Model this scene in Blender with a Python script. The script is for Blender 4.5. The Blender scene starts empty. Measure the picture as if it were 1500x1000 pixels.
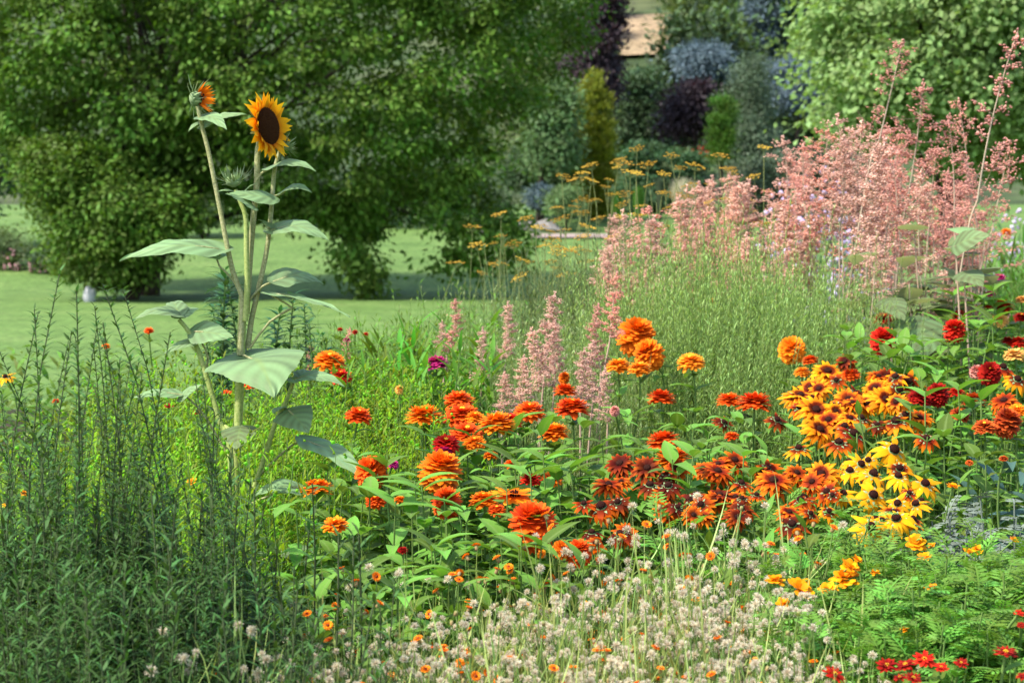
import bpy, math
import numpy as np
from mathutils import Vector, Matrix
R_ = np.random.default_rng(7)
scn = bpy.context.scene
COL = scn.collection
rad = math.radians

# ------------------------------------------------------------------ camera
CAMZ = 1.45; FPX = 2917.0; PITCH = math.atan(170 / FPX)
cam_d = bpy.data.cameras.new('camera'); cam = bpy.data.objects.new('camera', cam_d); COL.objects.link(cam)
cam_d.lens = 70.0; cam_d.sensor_width = 36.0; cam_d.clip_start = 0.1; cam_d.clip_end = 2000
cam.location = (0, 0, CAMZ); cam.rotation_euler = (rad(90) - PITCH, 0, 0)
cam_d.dof.use_dof = True; cam_d.dof.focus_distance = 4.8; cam_d.dof.aperture_fstop = 8.0
scn.camera = cam
# ------------------------------------------------------------------ sky and sun
SUN_EL = rad(54); SUN_DIR = np.array([-0.88, -0.46])          # sun stands left, a little behind the camera
SUN_DIR = SUN_DIR / np.linalg.norm(SUN_DIR)
w = bpy.data.worlds.new('World'); scn.world = w; w.use_nodes = True
nt = w.node_tree; bg = nt.nodes['Background']
sky = nt.nodes.new('ShaderNodeTexSky'); sky.sky_type = 'NISHITA'; sky.sun_disc = False
sky.sun_elevation = SUN_EL; sky.sun_rotation = math.atan2(SUN_DIR[0], SUN_DIR[1])
sky.air_density = 1.0; sky.dust_density = 2.0; sky.ozone_density = 1.0
nt.links.new(sky.outputs[0], bg.inputs[0]); bg.inputs[1].default_value = 0.15
sd = bpy.data.lights.new('sun', 'SUN'); sd.energy = 3.1; sd.angle = rad(2); sd.color = (1.0, 0.95, 0.86)
so = bpy.data.objects.new('sun', sd); COL.objects.link(so)
sv = Vector((SUN_DIR[0] * math.cos(SUN_EL), SUN_DIR[1] * math.cos(SUN_EL), math.sin(SUN_EL)))
so.rotation_euler = sv.to_track_quat('Z', 'Y').to_euler(); so.location = sv * 60
vs = scn.view_settings; vs.view_transform = 'Standard'; vs.look = 'None'; vs.exposure = 1.27; vs.gamma = 1.0
scn.cycles.max_bounces = 6; scn.cycles.diffuse_bounces = 3; scn.cycles.glossy_bounces = 2
scn.cycles.transmission_bounces = 4; scn.cycles.transparent_max_bounces = 4
scn.cycles.use_denoising = True
scn.cycles.caustics_reflective = False; scn.cycles.caustics_refractive = False

# ------------------------------------------------------------------ pixels to places
CP, SP = math.cos(PITCH), math.sin(PITCH)
def at(px, py, d):
    a = (px - 750) / FPX * d; b = (500 - py) / FPX * d
    return np.array([a, d * CP + b * SP, CAMZ - d * SP + b * CP])
GY = [-50, 2.0, 4, 8, 13, 15.5, 42, 55, 70, 90, 120, 150, 250, 420, 700]
GZ = [0, 0, 0, .18, .22, 0.0, .1, 1.05, 2.2, 4.6, 9.5, 15.5, 47, 95, 120]
def gz(y): return float(np.interp(y, GY, GZ))
DPY = [60, 250, 340, 418, 457, 500, 550, 600, 640, 700, 780, 830, 900, 1000, 1150]
DPD = [12, 12, 12, 9.3, 8, 7, 6.3, 5.7, 5.3, 4.8, 4.3, 4.05, 3.75, 3.4, 3.1]
def dz(py): return float(np.interp(py, DPY, DPD))
def nrm(v):
    v = np.asarray(v, float); return v / (np.linalg.norm(v, axis=-1, keepdims=True) + 1e-9)

# ------------------------------------------------------------------ materials
def _mat(name):
    m = bpy.data.materials.new(name); m.use_nodes = True
    n = m.node_tree; n.nodes.clear()
    return m, n, n.nodes.new('ShaderNodeOutputMaterial')
def _n(n, t, **kw):
    x = n.nodes.new(t)
    for k, v in kw.items(): setattr(x, k, v)
    return x
def blade_mat(name, stops, trans=.3, rough=.5, var=.35, hue=.03, spec=.14, mid=0.0, back=None, tcol=None, hb=1.0, ov=1.0):
    """stops: colours along a blade; every blade and every plant differs a little; translucent like a leaf"""
    m, n, out = _mat(name); L = n.links.new
    at_ = _n(n, 'ShaderNodeAttribute', attribute_name='d'); sep = _n(n, 'ShaderNodeSeparateColor'); L(at_.outputs[0], sep.inputs[0])
    ramp = _n(n, 'ShaderNodeValToRGB'); e = ramp.color_ramp.elements
    if not isinstance(stops[0], (tuple, list)) or len(stops[0]) == 3: stops = [(i / max(1, len(stops) - 1), c) for i, c in enumerate(stops)]
    while len(e) < len(stops): e.new(.5)
    if len(stops) == 1: stops = [stops[0], (1, stops[0][1])]
    for el, (p, c) in zip(e, stops): el.position = p; el.color = (*c, 1)
    L(sep.outputs[0], ramp.inputs[0])
    oi = _n(n, 'ShaderNodeObjectInfo')
    hs = _n(n, 'ShaderNodeHueSaturation')
    def mr(src, a, b):
        q = _n(n, 'ShaderNodeMapRange'); q.inputs[3].default_value = a; q.inputs[4].default_value = b; L(src, q.inputs[0]); return q.outputs[0]
    mu = _n(n, 'ShaderNodeMath', operation='MULTIPLY'); L(mr(sep.outputs[1], 1 - var, 1 + var), mu.inputs[0]); L(mr(oi.outputs['Random'], 1 - var * .45 * ov, 1 + var * .45 * ov), mu.inputs[1])
    L(mu.outputs[0], hs.inputs['Value'])
    ad = _n(n, 'ShaderNodeMath', operation='ADD'); L(mr(sep.outputs[1], .5 - hue * hb, .5 + hue * (2 - hb)), ad.inputs[0]); L(mr(oi.outputs['Random'], -hue * .5 * hb * ov, hue * (2 - hb) * ov * .7), ad.inputs[1])
    L(ad.outputs[0], hs.inputs['Hue'])
    L(ramp.outputs[0], hs.inputs['Color'])
    col = hs.outputs[0]
    if mid:                                                       # paler midrib
        mm = _n(n, 'ShaderNodeMapRange'); mm.inputs[1].default_value = 0; mm.inputs[2].default_value = .25; mm.inputs[3].default_value = mid; mm.inputs[4].default_value = 0; L(sep.outputs[2], mm.inputs[0])
        mx = _n(n, 'ShaderNodeMixRGB'); L(mm.outputs[0], mx.inputs[0]); L(col, mx.inputs[1]); mx.inputs[2].default_value = (.22, .30, .10, 1); col = mx.outputs[0]
    if back:
        ge = _n(n, 'ShaderNodeNewGeometry'); mx = _n(n, 'ShaderNodeMixRGB'); L(ge.outputs['Backfacing'], mx.inputs[0]); L(col, mx.inputs[1]); mx.inputs[2].default_value = (*back, 1); col = mx.outputs[0]
    p = _n(n, 'ShaderNodeBsdfPrincipled'); L(col, p.inputs['Base Color']); p.inputs['Roughness'].default_value = rough; p.inputs['Specular IOR Level'].default_value = spec
    if trans > 0:
        t = _n(n, 'ShaderNodeBsdfTranslucent')
        tm = _n(n, 'ShaderNodeMixRGB', blend_type='MULTIPLY'); tm.inputs[0].default_value = 1; L(col, tm.inputs[1]); tm.inputs[2].default_value = (*(tcol or (1.5, 1.5, .7)), 1)
        L(tm.outputs[0], t.inputs[0])
        mx = _n(n, 'ShaderNodeMixShader'); mx.inputs[0].default_value = trans; L(p.outputs[0], mx.inputs[1]); L(t.outputs[0], mx.inputs[2]); L(mx.outputs[0], out.inputs[0])
    else: L(p.outputs[0], out.inputs[0])
    return m
def noise_mat(name, cols, scale=8, rough=.9, detail=6, scale2=None, bump=0, coord='Object', stretch=(1, 1, 1), spec=.2):
    m, n, out = _mat(name); L = n.links.new
    tc = _n(n, 'ShaderNodeTexCoord'); mp = _n(n, 'ShaderNodeMapping'); mp.inputs['Scale'].default_value = stretch; L(tc.outputs[coord], mp.inputs[0])
    nz = _n(n, 'ShaderNodeTexNoise'); nz.inputs['Scale'].default_value = scale; nz.inputs['Detail'].default_value = detail; nz.inputs['Roughness'].default_value = .65; L(mp.outputs[0], nz.inputs[0])
    r = _n(n, 'ShaderNodeValToRGB'); e = r.color_ramp.elements
    while len(e) < len(cols): e.new(.5)
    for i, c in enumerate(cols): e[i].position = .3 + .4 * i / max(1, len(cols) - 1); e[i].color = (*c, 1)
    L(nz.outputs[0], r.inputs[0]); col = r.outputs[0]
    if scale2:
        n2 = _n(n, 'ShaderNodeTexNoise'); n2.inputs['Scale'].default_value = scale2; n2.inputs['Detail'].default_value = 4; L(mp.outputs[0], n2.inputs[0])
        h = _n(n, 'ShaderNodeHueSaturation'); q = _n(n, 'ShaderNodeMapRange'); q.inputs[1].default_value = .3; q.inputs[2].default_value = .7; q.inputs[3].default_value = .6; q.inputs[4].default_value = 1.4
        L(n2.outputs[0], q.inputs[0]); L(q.outputs[0], h.inputs['Value']); L(col, h.inputs['Color']); col = h.outputs[0]
    p = _n(n, 'ShaderNodeBsdfPrincipled'); L(col, p.inputs['Base Color']); p.inputs['Roughness'].default_value = rough; p.inputs['Specular IOR Level'].default_value = spec
    if bump:
        b = _n(n, 'ShaderNodeBump'); b.inputs['Strength'].default_value = bump; L(nz.outputs[0], b.inputs['Height']); L(b.outputs[0], p.inputs['Normal'])
    L(p.outputs[0], out.inputs[0]); return m

M = {}
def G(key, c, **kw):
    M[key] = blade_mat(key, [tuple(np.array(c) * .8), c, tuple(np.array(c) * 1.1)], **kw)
G('zinnia_leaf', (.13, .25, .036), trans=.3, mid=.45, var=.42, hue=.015)
G('shoot_leaf', (.065, .135, .034), trans=.22, var=.35, rough=.55, hue=.02)
G('lime_leaf', (.24, .38, .03), trans=.5, var=.4, hue=.03)
G('lily_leaf', (.045, .12, .035), trans=.25, var=.3, rough=.4)
G('strap_leaf', (.12, .24, .028), trans=.35, var=.3)
G('feather_leaf', (.34, .47, .15), trans=.35, var=.4, hue=.02)
G('pale_feather', (.29, .35, .15), trans=.35, var=.4, hue=.02)
G('rud_leaf', (.125, .22, .03), trans=.3, mid=.3, var=.35)
G('marigold_leaf', (.15, .30, .045), trans=.32, var=.35, hue=.02)
G('silver_leaf', (.15, .18, .14), trans=.1, var=.25, rough=.8, hue=.02, tcol=(1, 1, 1))
G('blue_leaf', (.07, .14, .11), trans=.15, var=.25, rough=.5, tcol=(1, 1, .8))
G('grass_leaf', (.12, .25, .04), trans=.35, var=.4)
G('fennel_leaf', (.085, .14, .05), trans=.3, var=.4, hue=.02)
G('wispy_leaf', (.14, .26, .04), trans=.35, var=.4, hue=.02)
G('straw_leaf', (.33, .38, .12), trans=.3, var=.4, hue=.03)
G('plume_leaf', (.16, .21, .09), trans=.3, var=.4, hue=.03, back=(.26, .29, .20), mid=.4)
G('grey_leaf', (.10, .15, .055), trans=.25, var=.3, mid=.3)
G('tree_leaf', (.088, .165, .020), ov=.1, trans=.25, var=.5, hue=.025, rough=.6, spec=.18)
G('shrub_leaf', (.085, .15, .016), trans=.28, var=.45, hue=.02)
G('plane_leaf', (.20, .30, .10), trans=.3, var=.4, hue=.02, rough=.6, spec=.2)
G('gold_needle', (.18, .21, .018), trans=.2, var=.4, hue=.02)
G('purple_leaf', (.05, .036, .042), trans=.2, var=.5, tcol=(1.5, .6, .7))
G('dark_leaf', (.055, .10, .042), trans=.2, var=.5)
G('blue_needle', (.10, .15, .165), trans=.1, var=.4, tcol=(1, 1, 1))
G('fir_needle', (.085, .125, .07), trans=.1, var=.4)
G('bright_needle', (.065, .16, .022), trans=.2, var=.35)
G('hill_leaf', (.12, .17, .065), trans=.2, var=.5, hue=.03)
G('sun_leaf', (.19, .29, .13), trans=.22, var=.3, rough=.55, mid=.5, hue=.01, back=(.19, .27, .20))
def P(key, stops, **kw): M[key] = blade_mat(key, stops, **{**dict(trans=.22, rough=.6, var=.22, hue=.006, hb=.3, spec=.06, tcol=(1.25, 1.1, .9)), **kw})
P('orange', [(0, (.55, .05, .004)), (.5, (.80, .13, .006)), (1, (.86, .20, .012))])
P('light_orange', [(0, (.7, .12, .005)), (1, (.88, .27, .02))])
P('red_orange', [(0, (.5, .02, .004)), (.6, (.74, .055, .008)), (1, (.78, .09, .012))])
P('scarlet', [(0, (.35, .006, .004)), (1, (.62, .014, .012))], hue=.002)
P('crimson', [(0, (.14, .004, .003)), (1, (.36, .008, .009))], hue=.002)
P('magenta', [(0, (.3, .01, .09)), (1, (.55, .03, .22))])
P('peach', [(0, (.75, .3, .05)), (1, (.85, .48, .13))])
P('rose', [(0, (.5, .12, .1)), (1, (.7, .3, .25))])
P('sun_petal', [(0, (.36, .04, .004)), (.18, (.80, .20, .005)), (.5, (.90, .40, .008)), (1, (.92, .52, .014))], var=.18)
P('yellow_clear', [(0, (.70, .18, .004)), (.3, (.84, .33, .006)), (1, (.87, .41, .010))])
P('yellow_brown', [(0, (.05, .004, .003)), (.34, (.18, .014, .003)), (.52, (.78, .19, .006)), (1, (.85, .32, .009))])
P('orange_brown', [(0, (.05, .004, .003)), (.36, (.22, .012, .004)), (.62, (.68, .10, .005)), (1, (.82, .24, .01))])
P('rust', [(0, (.05, .006, .003)), (.36, (.26, .022, .004)), (.7, (.58, .07, .005)), (1, (.74, .17, .009))])
P('mahogany', [(0, (.03, .004, .003)), (.5, (.13, .010, .004)), (1, (.50, .060, .006))])
P('brick', [(0, (.16, .012, .008)), (.6, (.42, .04, .012)), (1, (.58, .09, .02))])
P('marigold', [(0, (.75, .18, .004)), (1, (.88, .32, .008))])
P('tassel', [(0, (.75, .12, .01)), (1, (.85, .20, .012))], var=.25)
P('tassel_eye', [(0, (.16, .02, .008)), (1, (.26, .04, .01))], trans=0)
P('fluff', [(0, (.58, .45, .31)), (.5, (.73, .62, .46)), (1, (.82, .74, .58))], trans=.4, var=.2, tcol=(1, 1, 1))
P('calyx', [(0, (.2, .26, .08)), (1, (.45, .25, .14))], trans=.1)
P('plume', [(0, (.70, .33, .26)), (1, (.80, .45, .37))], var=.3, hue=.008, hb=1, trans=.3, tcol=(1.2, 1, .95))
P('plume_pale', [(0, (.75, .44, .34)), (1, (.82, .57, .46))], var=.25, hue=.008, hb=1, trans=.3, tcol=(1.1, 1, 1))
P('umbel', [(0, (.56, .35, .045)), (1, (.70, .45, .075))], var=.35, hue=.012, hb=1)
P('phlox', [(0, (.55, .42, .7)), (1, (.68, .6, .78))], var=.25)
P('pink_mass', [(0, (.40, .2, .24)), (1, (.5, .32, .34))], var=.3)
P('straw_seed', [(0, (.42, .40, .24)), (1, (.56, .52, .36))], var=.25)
P('cone', [(0, (.012, .004, .004)), (1, (.035, .010, .008))], trans=0, rough=.8)
P('disc', [(0, (.030, .010, .006)), (.7, (.05, .016, .008)), (1, (.09, .03, .01))], trans=0, rough=.9)
P('zinnia_eye', [(0, (.6, .3, .02)), (1, (.75, .42, .03))], trans=0)
P('stem', [(0, (.11, .17, .045)), (1, (.15, .23, .06))], trans=0, rough=.55)
P('brown_stem', [(0, (.10, .06, .035)), (1, (.10, .12, .04))], trans=0, rough=.6)
P('shoot_stem', [(0, (.06, .055, .03)), (1, (.07, .09, .04))], trans=0, rough=.6)
P('pale_stem', [(0, (.42, .34, .25)), (1, (.45, .30, .22))], trans=0, rough=.6)
P('fennel_stem', [(0, (.12, .17, .06)), (1, (.22, .25, .09))], trans=0, rough=.6)
P('bract', [(0, (.16, .26, .08)), (1, (.34, .42, .24))], trans=.15)
M['bark'] = noise_mat('bark', [(.03, .022, .016), (.075, .055, .042)], 6, bump=.5, stretch=(3, 3, .6))
M['sun_stem'] = noise_mat('sun_stem', [(.17, .23, .05), (.29, .36, .10), (.38, .40, .15)], 170, rough=.6, bump=.35, detail=3)
M['sun_stem_brown'] = noise_mat('sun_stem_brown', [(.18, .18, .07), (.29, .30, .13), (.42, .39, .22)], 190, rough=.7, bump=.4, detail=3)
M['soil'] = noise_mat('soil', [(.022, .016, .010), (.05, .036, .022)], 9, scale2=2)
M['lawn'] = noise_mat('lawn', [(.072, .135, .028), (.10, .175, .040), (.135, .205, .055)], .7, scale2=9, detail=9)
M['hill'] = noise_mat('hill', [(.030, .055, .016), (.05, .075, .026), (.085, .095, .042)], .09, scale2=.5)
M['dry_field'] = noise_mat('dry_field', [(.24, .18, .10), (.32, .23, .14)], .3, scale2=2)
M['path'] = noise_mat('path', [(.24, .18, .16), (.33, .26, .23)], 3, scale2=18)
M['stone'] = noise_mat('stone', [(.16, .15, .135), (.28, .26, .24)], 3, bump=.5)
M['white'] = noise_mat('white', [(.36, .36, .37), (.52, .52, .54)], 6, bump=.4)

# ------------------------------------------------------------------ mesh building
class MB:
    def __init__(s): s.v = []; s.q = []; s.t = []; s.a = []; s.n = 0
    def add(s, v, q=None, t=None, a=None):
        v = np.asarray(v, float).reshape(-1, 3)
        if a is None: a = np.zeros((len(v), 3))
        s.v.append(v); s.a.append(np.asarray(a, float).reshape(-1, 3))
        if q is not None and len(q): s.q.append(np.asarray(q, int).reshape(-1, 4) + s.n)
        if t is not None and len(t): s.t.append(np.asarray(t, int).reshape(-1, 3) + s.n)
        s.n += len(v)
    def mesh(s, name, mat, off=None, smooth=True):
        v = np.concatenate(s.v); a = np.concatenate(s.a)
        if off is not None: v = v - np.asarray(off)
        q = np.concatenate(s.q) if s.q else np.zeros((0, 4), int); t = np.concatenate(s.t) if s.t else np.zeros((0, 3), int)
        me = bpy.data.meshes.new(name)
        me.vertices.add(len(v)); me.vertices.foreach_set('co', v.astype(np.float32).ravel())
        nl = len(q) * 4 + len(t) * 3; me.loops.add(nl)
        me.loops.foreach_set('vertex_index', np.concatenate([q.ravel(), t.ravel()]).astype(np.int32))
        me.polygons.add(len(q) + len(t))
        st = np.concatenate([np.arange(len(q)) * 4, len(q) * 4 + np.arange(len(t)) * 3]).astype(np.int32)
        me.polygons.foreach_set('loop_start', st)
        me.polygons.foreach_set('use_smooth', np.full(len(st), smooth))
        me.update(calc_edges=True)
        ca = me.attributes.new('d', 'FLOAT_COLOR', 'POINT')
        c4 = np.concatenate([a, np.ones((len(a), 1))], 1).astype(np.float32); ca.data.foreach_set('color', c4.ravel())
        me.materials.append(M[mat] if isinstance(mat, str) else mat)
        return me
    def build(s, name, mat, parent=None, off=None, smooth=True):
        o = bpy.data.objects.new(name, s.mesh(name, mat, off, smooth)); COL.objects.link(o)
        if parent is not None: o.parent = parent
        return o

PROF = {
    'leaf': lambda u: np.sin(np.pi * np.clip(u, 0, 1) ** .75) ** .9,
    'ovate': lambda u: np.sin(np.pi * np.clip(u, 0, 1) ** .62) ** .85,
    'lance': lambda u: np.sin(np.pi * np.clip(u, 0, 1) ** .6) ** 1.0,
    'strap': lambda u: np.clip(np.minimum(1, (1 - u) * 2.2), 0, 1) ** .7,
    'spoon': lambda u: np.clip(.35 + .9 * u, 0, 1) * np.clip((1.03 - u) * 4.5, 0, 1) ** .5,
    'petal': lambda u: np.clip(.45 + 1.4 * u, 0, 1) * np.clip((1.02 - u) * 2.6, 0, 1) ** .6,
    'ray': lambda u: np.clip(.5 + 1.2 * u, 0, 1) * np.clip((1.0 - u) * 1.7, 0, 1) ** .7,
}
def blades(mb, Pp, D, N, L, W, droop=0.0, fold=0.0, prof='leaf', nseg=4, cols=3, rng=None, r=None):
    rng = rng or R_
    Pp = np.atleast_2d(Pp).astype(float); n = len(Pp)
    D = np.broadcast_to(nrm(D), (n, 3)); N = np.broadcast_to(np.asarray(N, float), (n, 3))
    S = np.cross(D, N); bad = np.linalg.norm(S, axis=1) < 1e-3
    if bad.any(): S = S.copy(); S[bad] = np.cross(D[bad], [1.0, .3, .2])
    S = nrm(S); N = np.cross(S, D)
    L = np.broadcast_to(np.asarray(L, float), (n,)); W = np.broadcast_to(np.asarray(W, float), (n,)); dr = np.broadcast_to(np.asarray(droop, float), (n,))
    dr = np.where(np.abs(dr) < 1e-3, 1e-3, dr)
    u = np.linspace(0, 1, nseg + 1); th = dr[:, None] * u[None]
    x = np.sin(th) / dr[:, None]; z = -(1 - np.cos(th)) / dr[:, None]
    pos = Pp[:, None] + L[:, None, None] * (x[..., None] * D[:, None] + z[..., None] * N[:, None])
    ln = np.cos(th)[..., None] * N[:, None] + np.sin(th)[..., None] * D[:, None]
    hw = .5 * W[:, None] * np.maximum(PROF[prof](u), .03)[None]
    f = fold
    e1 = pos + S[:, None] * (hw * math.cos(f))[..., None] + ln * (hw * math.sin(f))[..., None]
    e2 = pos - S[:, None] * (hw * math.cos(f))[..., None] + ln * (hw * math.sin(f))[..., None]
    V = np.stack([e2, pos, e1], 2) if cols == 3 else np.stack([e2, e1], 2)
    if r is None: r = rng.random(n)
    A = np.zeros(V.shape); A[..., 0] = u[None, :, None]; A[..., 1] = np.asarray(r)[:, None, None]
    A[..., 2] = np.array([1, 0, 1.])[None, None] if cols == 3 else 1
    c = cols; idx = np.arange(n * (nseg + 1) * c).reshape(n, nseg + 1, c)
    q = np.stack([idx[:, :-1, :-1], idx[:, :-1, 1:], idx[:, 1:, 1:], idx[:, 1:, :-1]], -1).reshape(-1, 4)
    mb.add(V.reshape(-1, 3), q=q, a=A.reshape(-1, 3))
def tube(mb, pts, r0, r1=None, sides=6, r=None, cap=False):
    pts = np.asarray(pts, float); k = len(pts); r1 = r0 if r1 is None else r1
    rr = np.linspace(r0, r1, k) if np.isscalar(r0) else np.asarray(r0)
    T = nrm(np.gradient(pts, axis=0)); ref = np.array([0.31, 0.9, 0.1]) if abs(T[0, 2]) > .6 else np.array([0., 0.1, 1.])
    B1 = nrm(np.cross(T, ref)); B2 = np.cross(T, B1)
    an = np.arange(sides) / sides * 2 * np.pi
    V = pts[:, None] + rr[:, None, None] * (np.cos(an)[None, :, None] * B1[:, None] + np.sin(an)[None, :, None] * B2[:, None])
    idx = np.arange(k * sides).reshape(k, sides); nx = np.roll(idx, -1, 1)
    q = np.stack([idx[:-1], nx[:-1], nx[1:], idx[1:]], -1).reshape(-1, 4)
    A = np.zeros((k, sides, 3)); A[..., 0] = np.linspace(0, 1, k)[:, None]; A[..., 1] = .5 if r is None else r
    mb.add(V, q=q, a=A)
OCT = np.array([[1, 0, 0], [-1, 0, 0], [0, 1, 0], [0, -1, 0], [0, 0, 1], [0, 0, -1.]])
OCF = np.array([[0, 2, 4], [2, 1, 4], [1, 3, 4], [3, 0, 4], [2, 0, 5], [1, 2, 5], [3, 1, 5], [0, 3, 5]])
def blobs(mb, C, Rr, D=None, stretch=1.0, rng=None):
    rng = rng or R_
    C = np.atleast_2d(C); n = len(C); Rr = np.broadcast_to(np.asarray(Rr, float), (n,))
    if D is None: D = rng.normal(size=(n, 3))
    D = np.broadcast_to(nrm(D), (n, 3)); X = nrm(np.cross(D, rng.normal(size=(n, 3)))); Y = np.cross(D, X)
    V = C[:, None] + Rr[:, None, None] * (OCT[None, :, :1] * X[:, None] + OCT[None, :, 1:2] * Y[:, None] + stretch * OCT[None, :, 2:] * D[:, None])
    f = (OCF[None] + (np.arange(n) * 6)[:, None, None]).reshape(-1, 3)
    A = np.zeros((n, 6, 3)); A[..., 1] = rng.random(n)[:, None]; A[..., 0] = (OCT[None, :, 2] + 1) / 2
    mb.add(V, t=f, a=A)
def lathe(mb, prof, sides=14):
    prof = np.asarray(prof, float); k = len(prof); an = np.arange(sides) / sides * 2 * np.pi
    V = np.stack([prof[:, None, 0] * np.cos(an), prof[:, None, 0] * np.sin(an), np.repeat(prof[:, 1:2], sides, 1)], -1)
    idx = np.arange(k * sides).reshape(k, sides); nx = np.roll(idx, -1, 1)
    q = np.stack([idx[:-1], nx[:-1], nx[1:], idx[1:]], -1).reshape(-1, 4)
    A = np.zeros((k, sides, 3)); A[..., 0] = np.linspace(1, 0, k)[:, None]; A[..., 1] = R_.random((k, sides)); mb.add(V, q=q, a=A)
def curve(p0, p1, bow=(0, 0, 0), n=7):
    u = np.linspace(0, 1, n)[:, None]; p0, p1 = np.asarray(p0, float), np.asarray(p1, float)
    return p0 + (p1 - p0) * u + np.asarray(bow, float) * (4 * u * (1 - u))
def smooth_path(pts, n=16):
    pts = np.asarray(pts, float); k = len(pts); t = np.linspace(0, k - 1, n); out = []
    for x in t:
        i = min(int(x), k - 2); f = x - i
        p0, p1, p2, p3 = pts[max(i - 1, 0)], pts[i], pts[i + 1], pts[min(i + 2, k - 1)]
        out.append(.5 * ((2 * p1) + (-p0 + p2) * f + (2 * p0 - 5 * p1 + 4 * p2 - p3) * f * f + (-p0 + 3 * p1 - 3 * p2 + p3) * f ** 3))
    return np.array(out)

def tag(o, label, cat, group=None, kind=None):
    if label: o['label'] = label
    if cat: o['category'] = cat
    if group: o['group'] = group
    if kind: o['kind'] = kind
    return o
def thing(name, label, cat, loc=(0, 0, 0), group=None):
    o = bpy.data.objects.new(name, None); COL.objects.link(o); o.location = loc; o.empty_display_size = .05
    return tag(o, label, cat, group)
def kids(o): return [c for c in bpy.data.objects if c.parent == o]
class Kind:
    """one finished plant that can be planted again and again; copies keep their parts"""
    def __init__(s, root, parts, subs=()): s.root = root; s.parts = parts; s.subs = list(subs); s.used = False
    def put(s, loc, rz=0.0, sc=1.0, tilt=(0, 0), label=None):
        if not s.used: r = s.root; s.used = True
        else:
            r = s.root.copy(); COL.objects.link(r); mp = {}
            for p in s.parts:
                c = p.copy(); COL.objects.link(c); c.parent = r
        r.location = loc; r.rotation_euler = (tilt[0], tilt[1], rz); r.scale = (sc, sc, sc) if np.isscalar(sc) else sc
        if label: r['label'] = label
        return r
def drop_unused(kinds):
    for k in kinds:
        if not k.used:
            for p in k.parts: bpy.data.objects.remove(p)
            bpy.data.objects.remove(k.root)

# ------------------------------------------------------------------ the ground
def sheet(name, xs, ys, zf, mat, label=None, kind='structure'):
    X, Y = np.meshgrid(xs, ys); Z = np.vectorize(zf)(X, Y)
    V = np.stack([X, Y, Z], -1); ny, nx = X.shape; idx = np.arange(nx * ny).reshape(ny, nx)
    q = np.stack([idx[:-1, :-1], idx[:-1, 1:], idx[1:, 1:], idx[1:, :-1]], -1).reshape(-1, 4)
    mb = MB(); mb.add(V, q=q); o = mb.build(name, mat); o['kind'] = kind
    if label: o['label'] = label
    return o
def hz(x, y): return gz(y) + (.06 * max(0, y - 80) * math.sin(x * .02 + 1) if y > 80 else 0) + (.02 * max(0, x) * min(1, max(0, (y - 70) / 60)))
sheet('lawn', np.linspace(-60, 60, 61), np.r_[np.linspace(-20, 14, 18), np.linspace(15, 70, 56)], lambda x, y: gz(y) - .02, 'lawn', 'smooth green mown lawn behind the flower border')
sheet('hillside', np.linspace(-260, 260, 80), np.linspace(70, 600, 90), lambda x, y: hz(x, y) - .02, 'hill', 'wooded dry hillside rising behind the garden')
sheet('flower_bed_soil', np.linspace(-7, 8, 40), np.linspace(1.5, 14.6, 40), lambda x, y: gz(y) + .012 * math.sin(x * 7) * math.sin(y * 5) + .02, 'soil', 'dark soil of the flower border')
sheet('path', np.linspace(.5, 2.8, 8), [55.5, 56.1, 56.8], lambda x, y: gz(y) + .03, 'path', 'pale gravel path crossing the far lawn')
def field(px0, py0, px1, py1, d0, d1, name, label):          # dry clearing on the hillside
    a, b = at(px0, 0, d0), at(px1, 0, d1)
    sheet(name, np.linspace(a[0], b[0], 12), np.linspace(a[1], b[1], 12), lambda x, y: hz(x, y) + .25, 'dry_field', label)
def hill_y(px, py):                                          # how far up the slope a spot on the hillside lies
    ys = np.linspace(90, 300, 421); pr = [330 - (hz((px - 750) / FPX * y, y) - CAMZ) / y * FPX for y in ys]; return float(ys[int(np.argmin(np.abs(np.array(pr) - py)))])
field(850, 80, 1010, 40, hill_y(930, 92), hill_y(930, 34), 'dry_field', 'tan dry grass clearing on the hillside')

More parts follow.
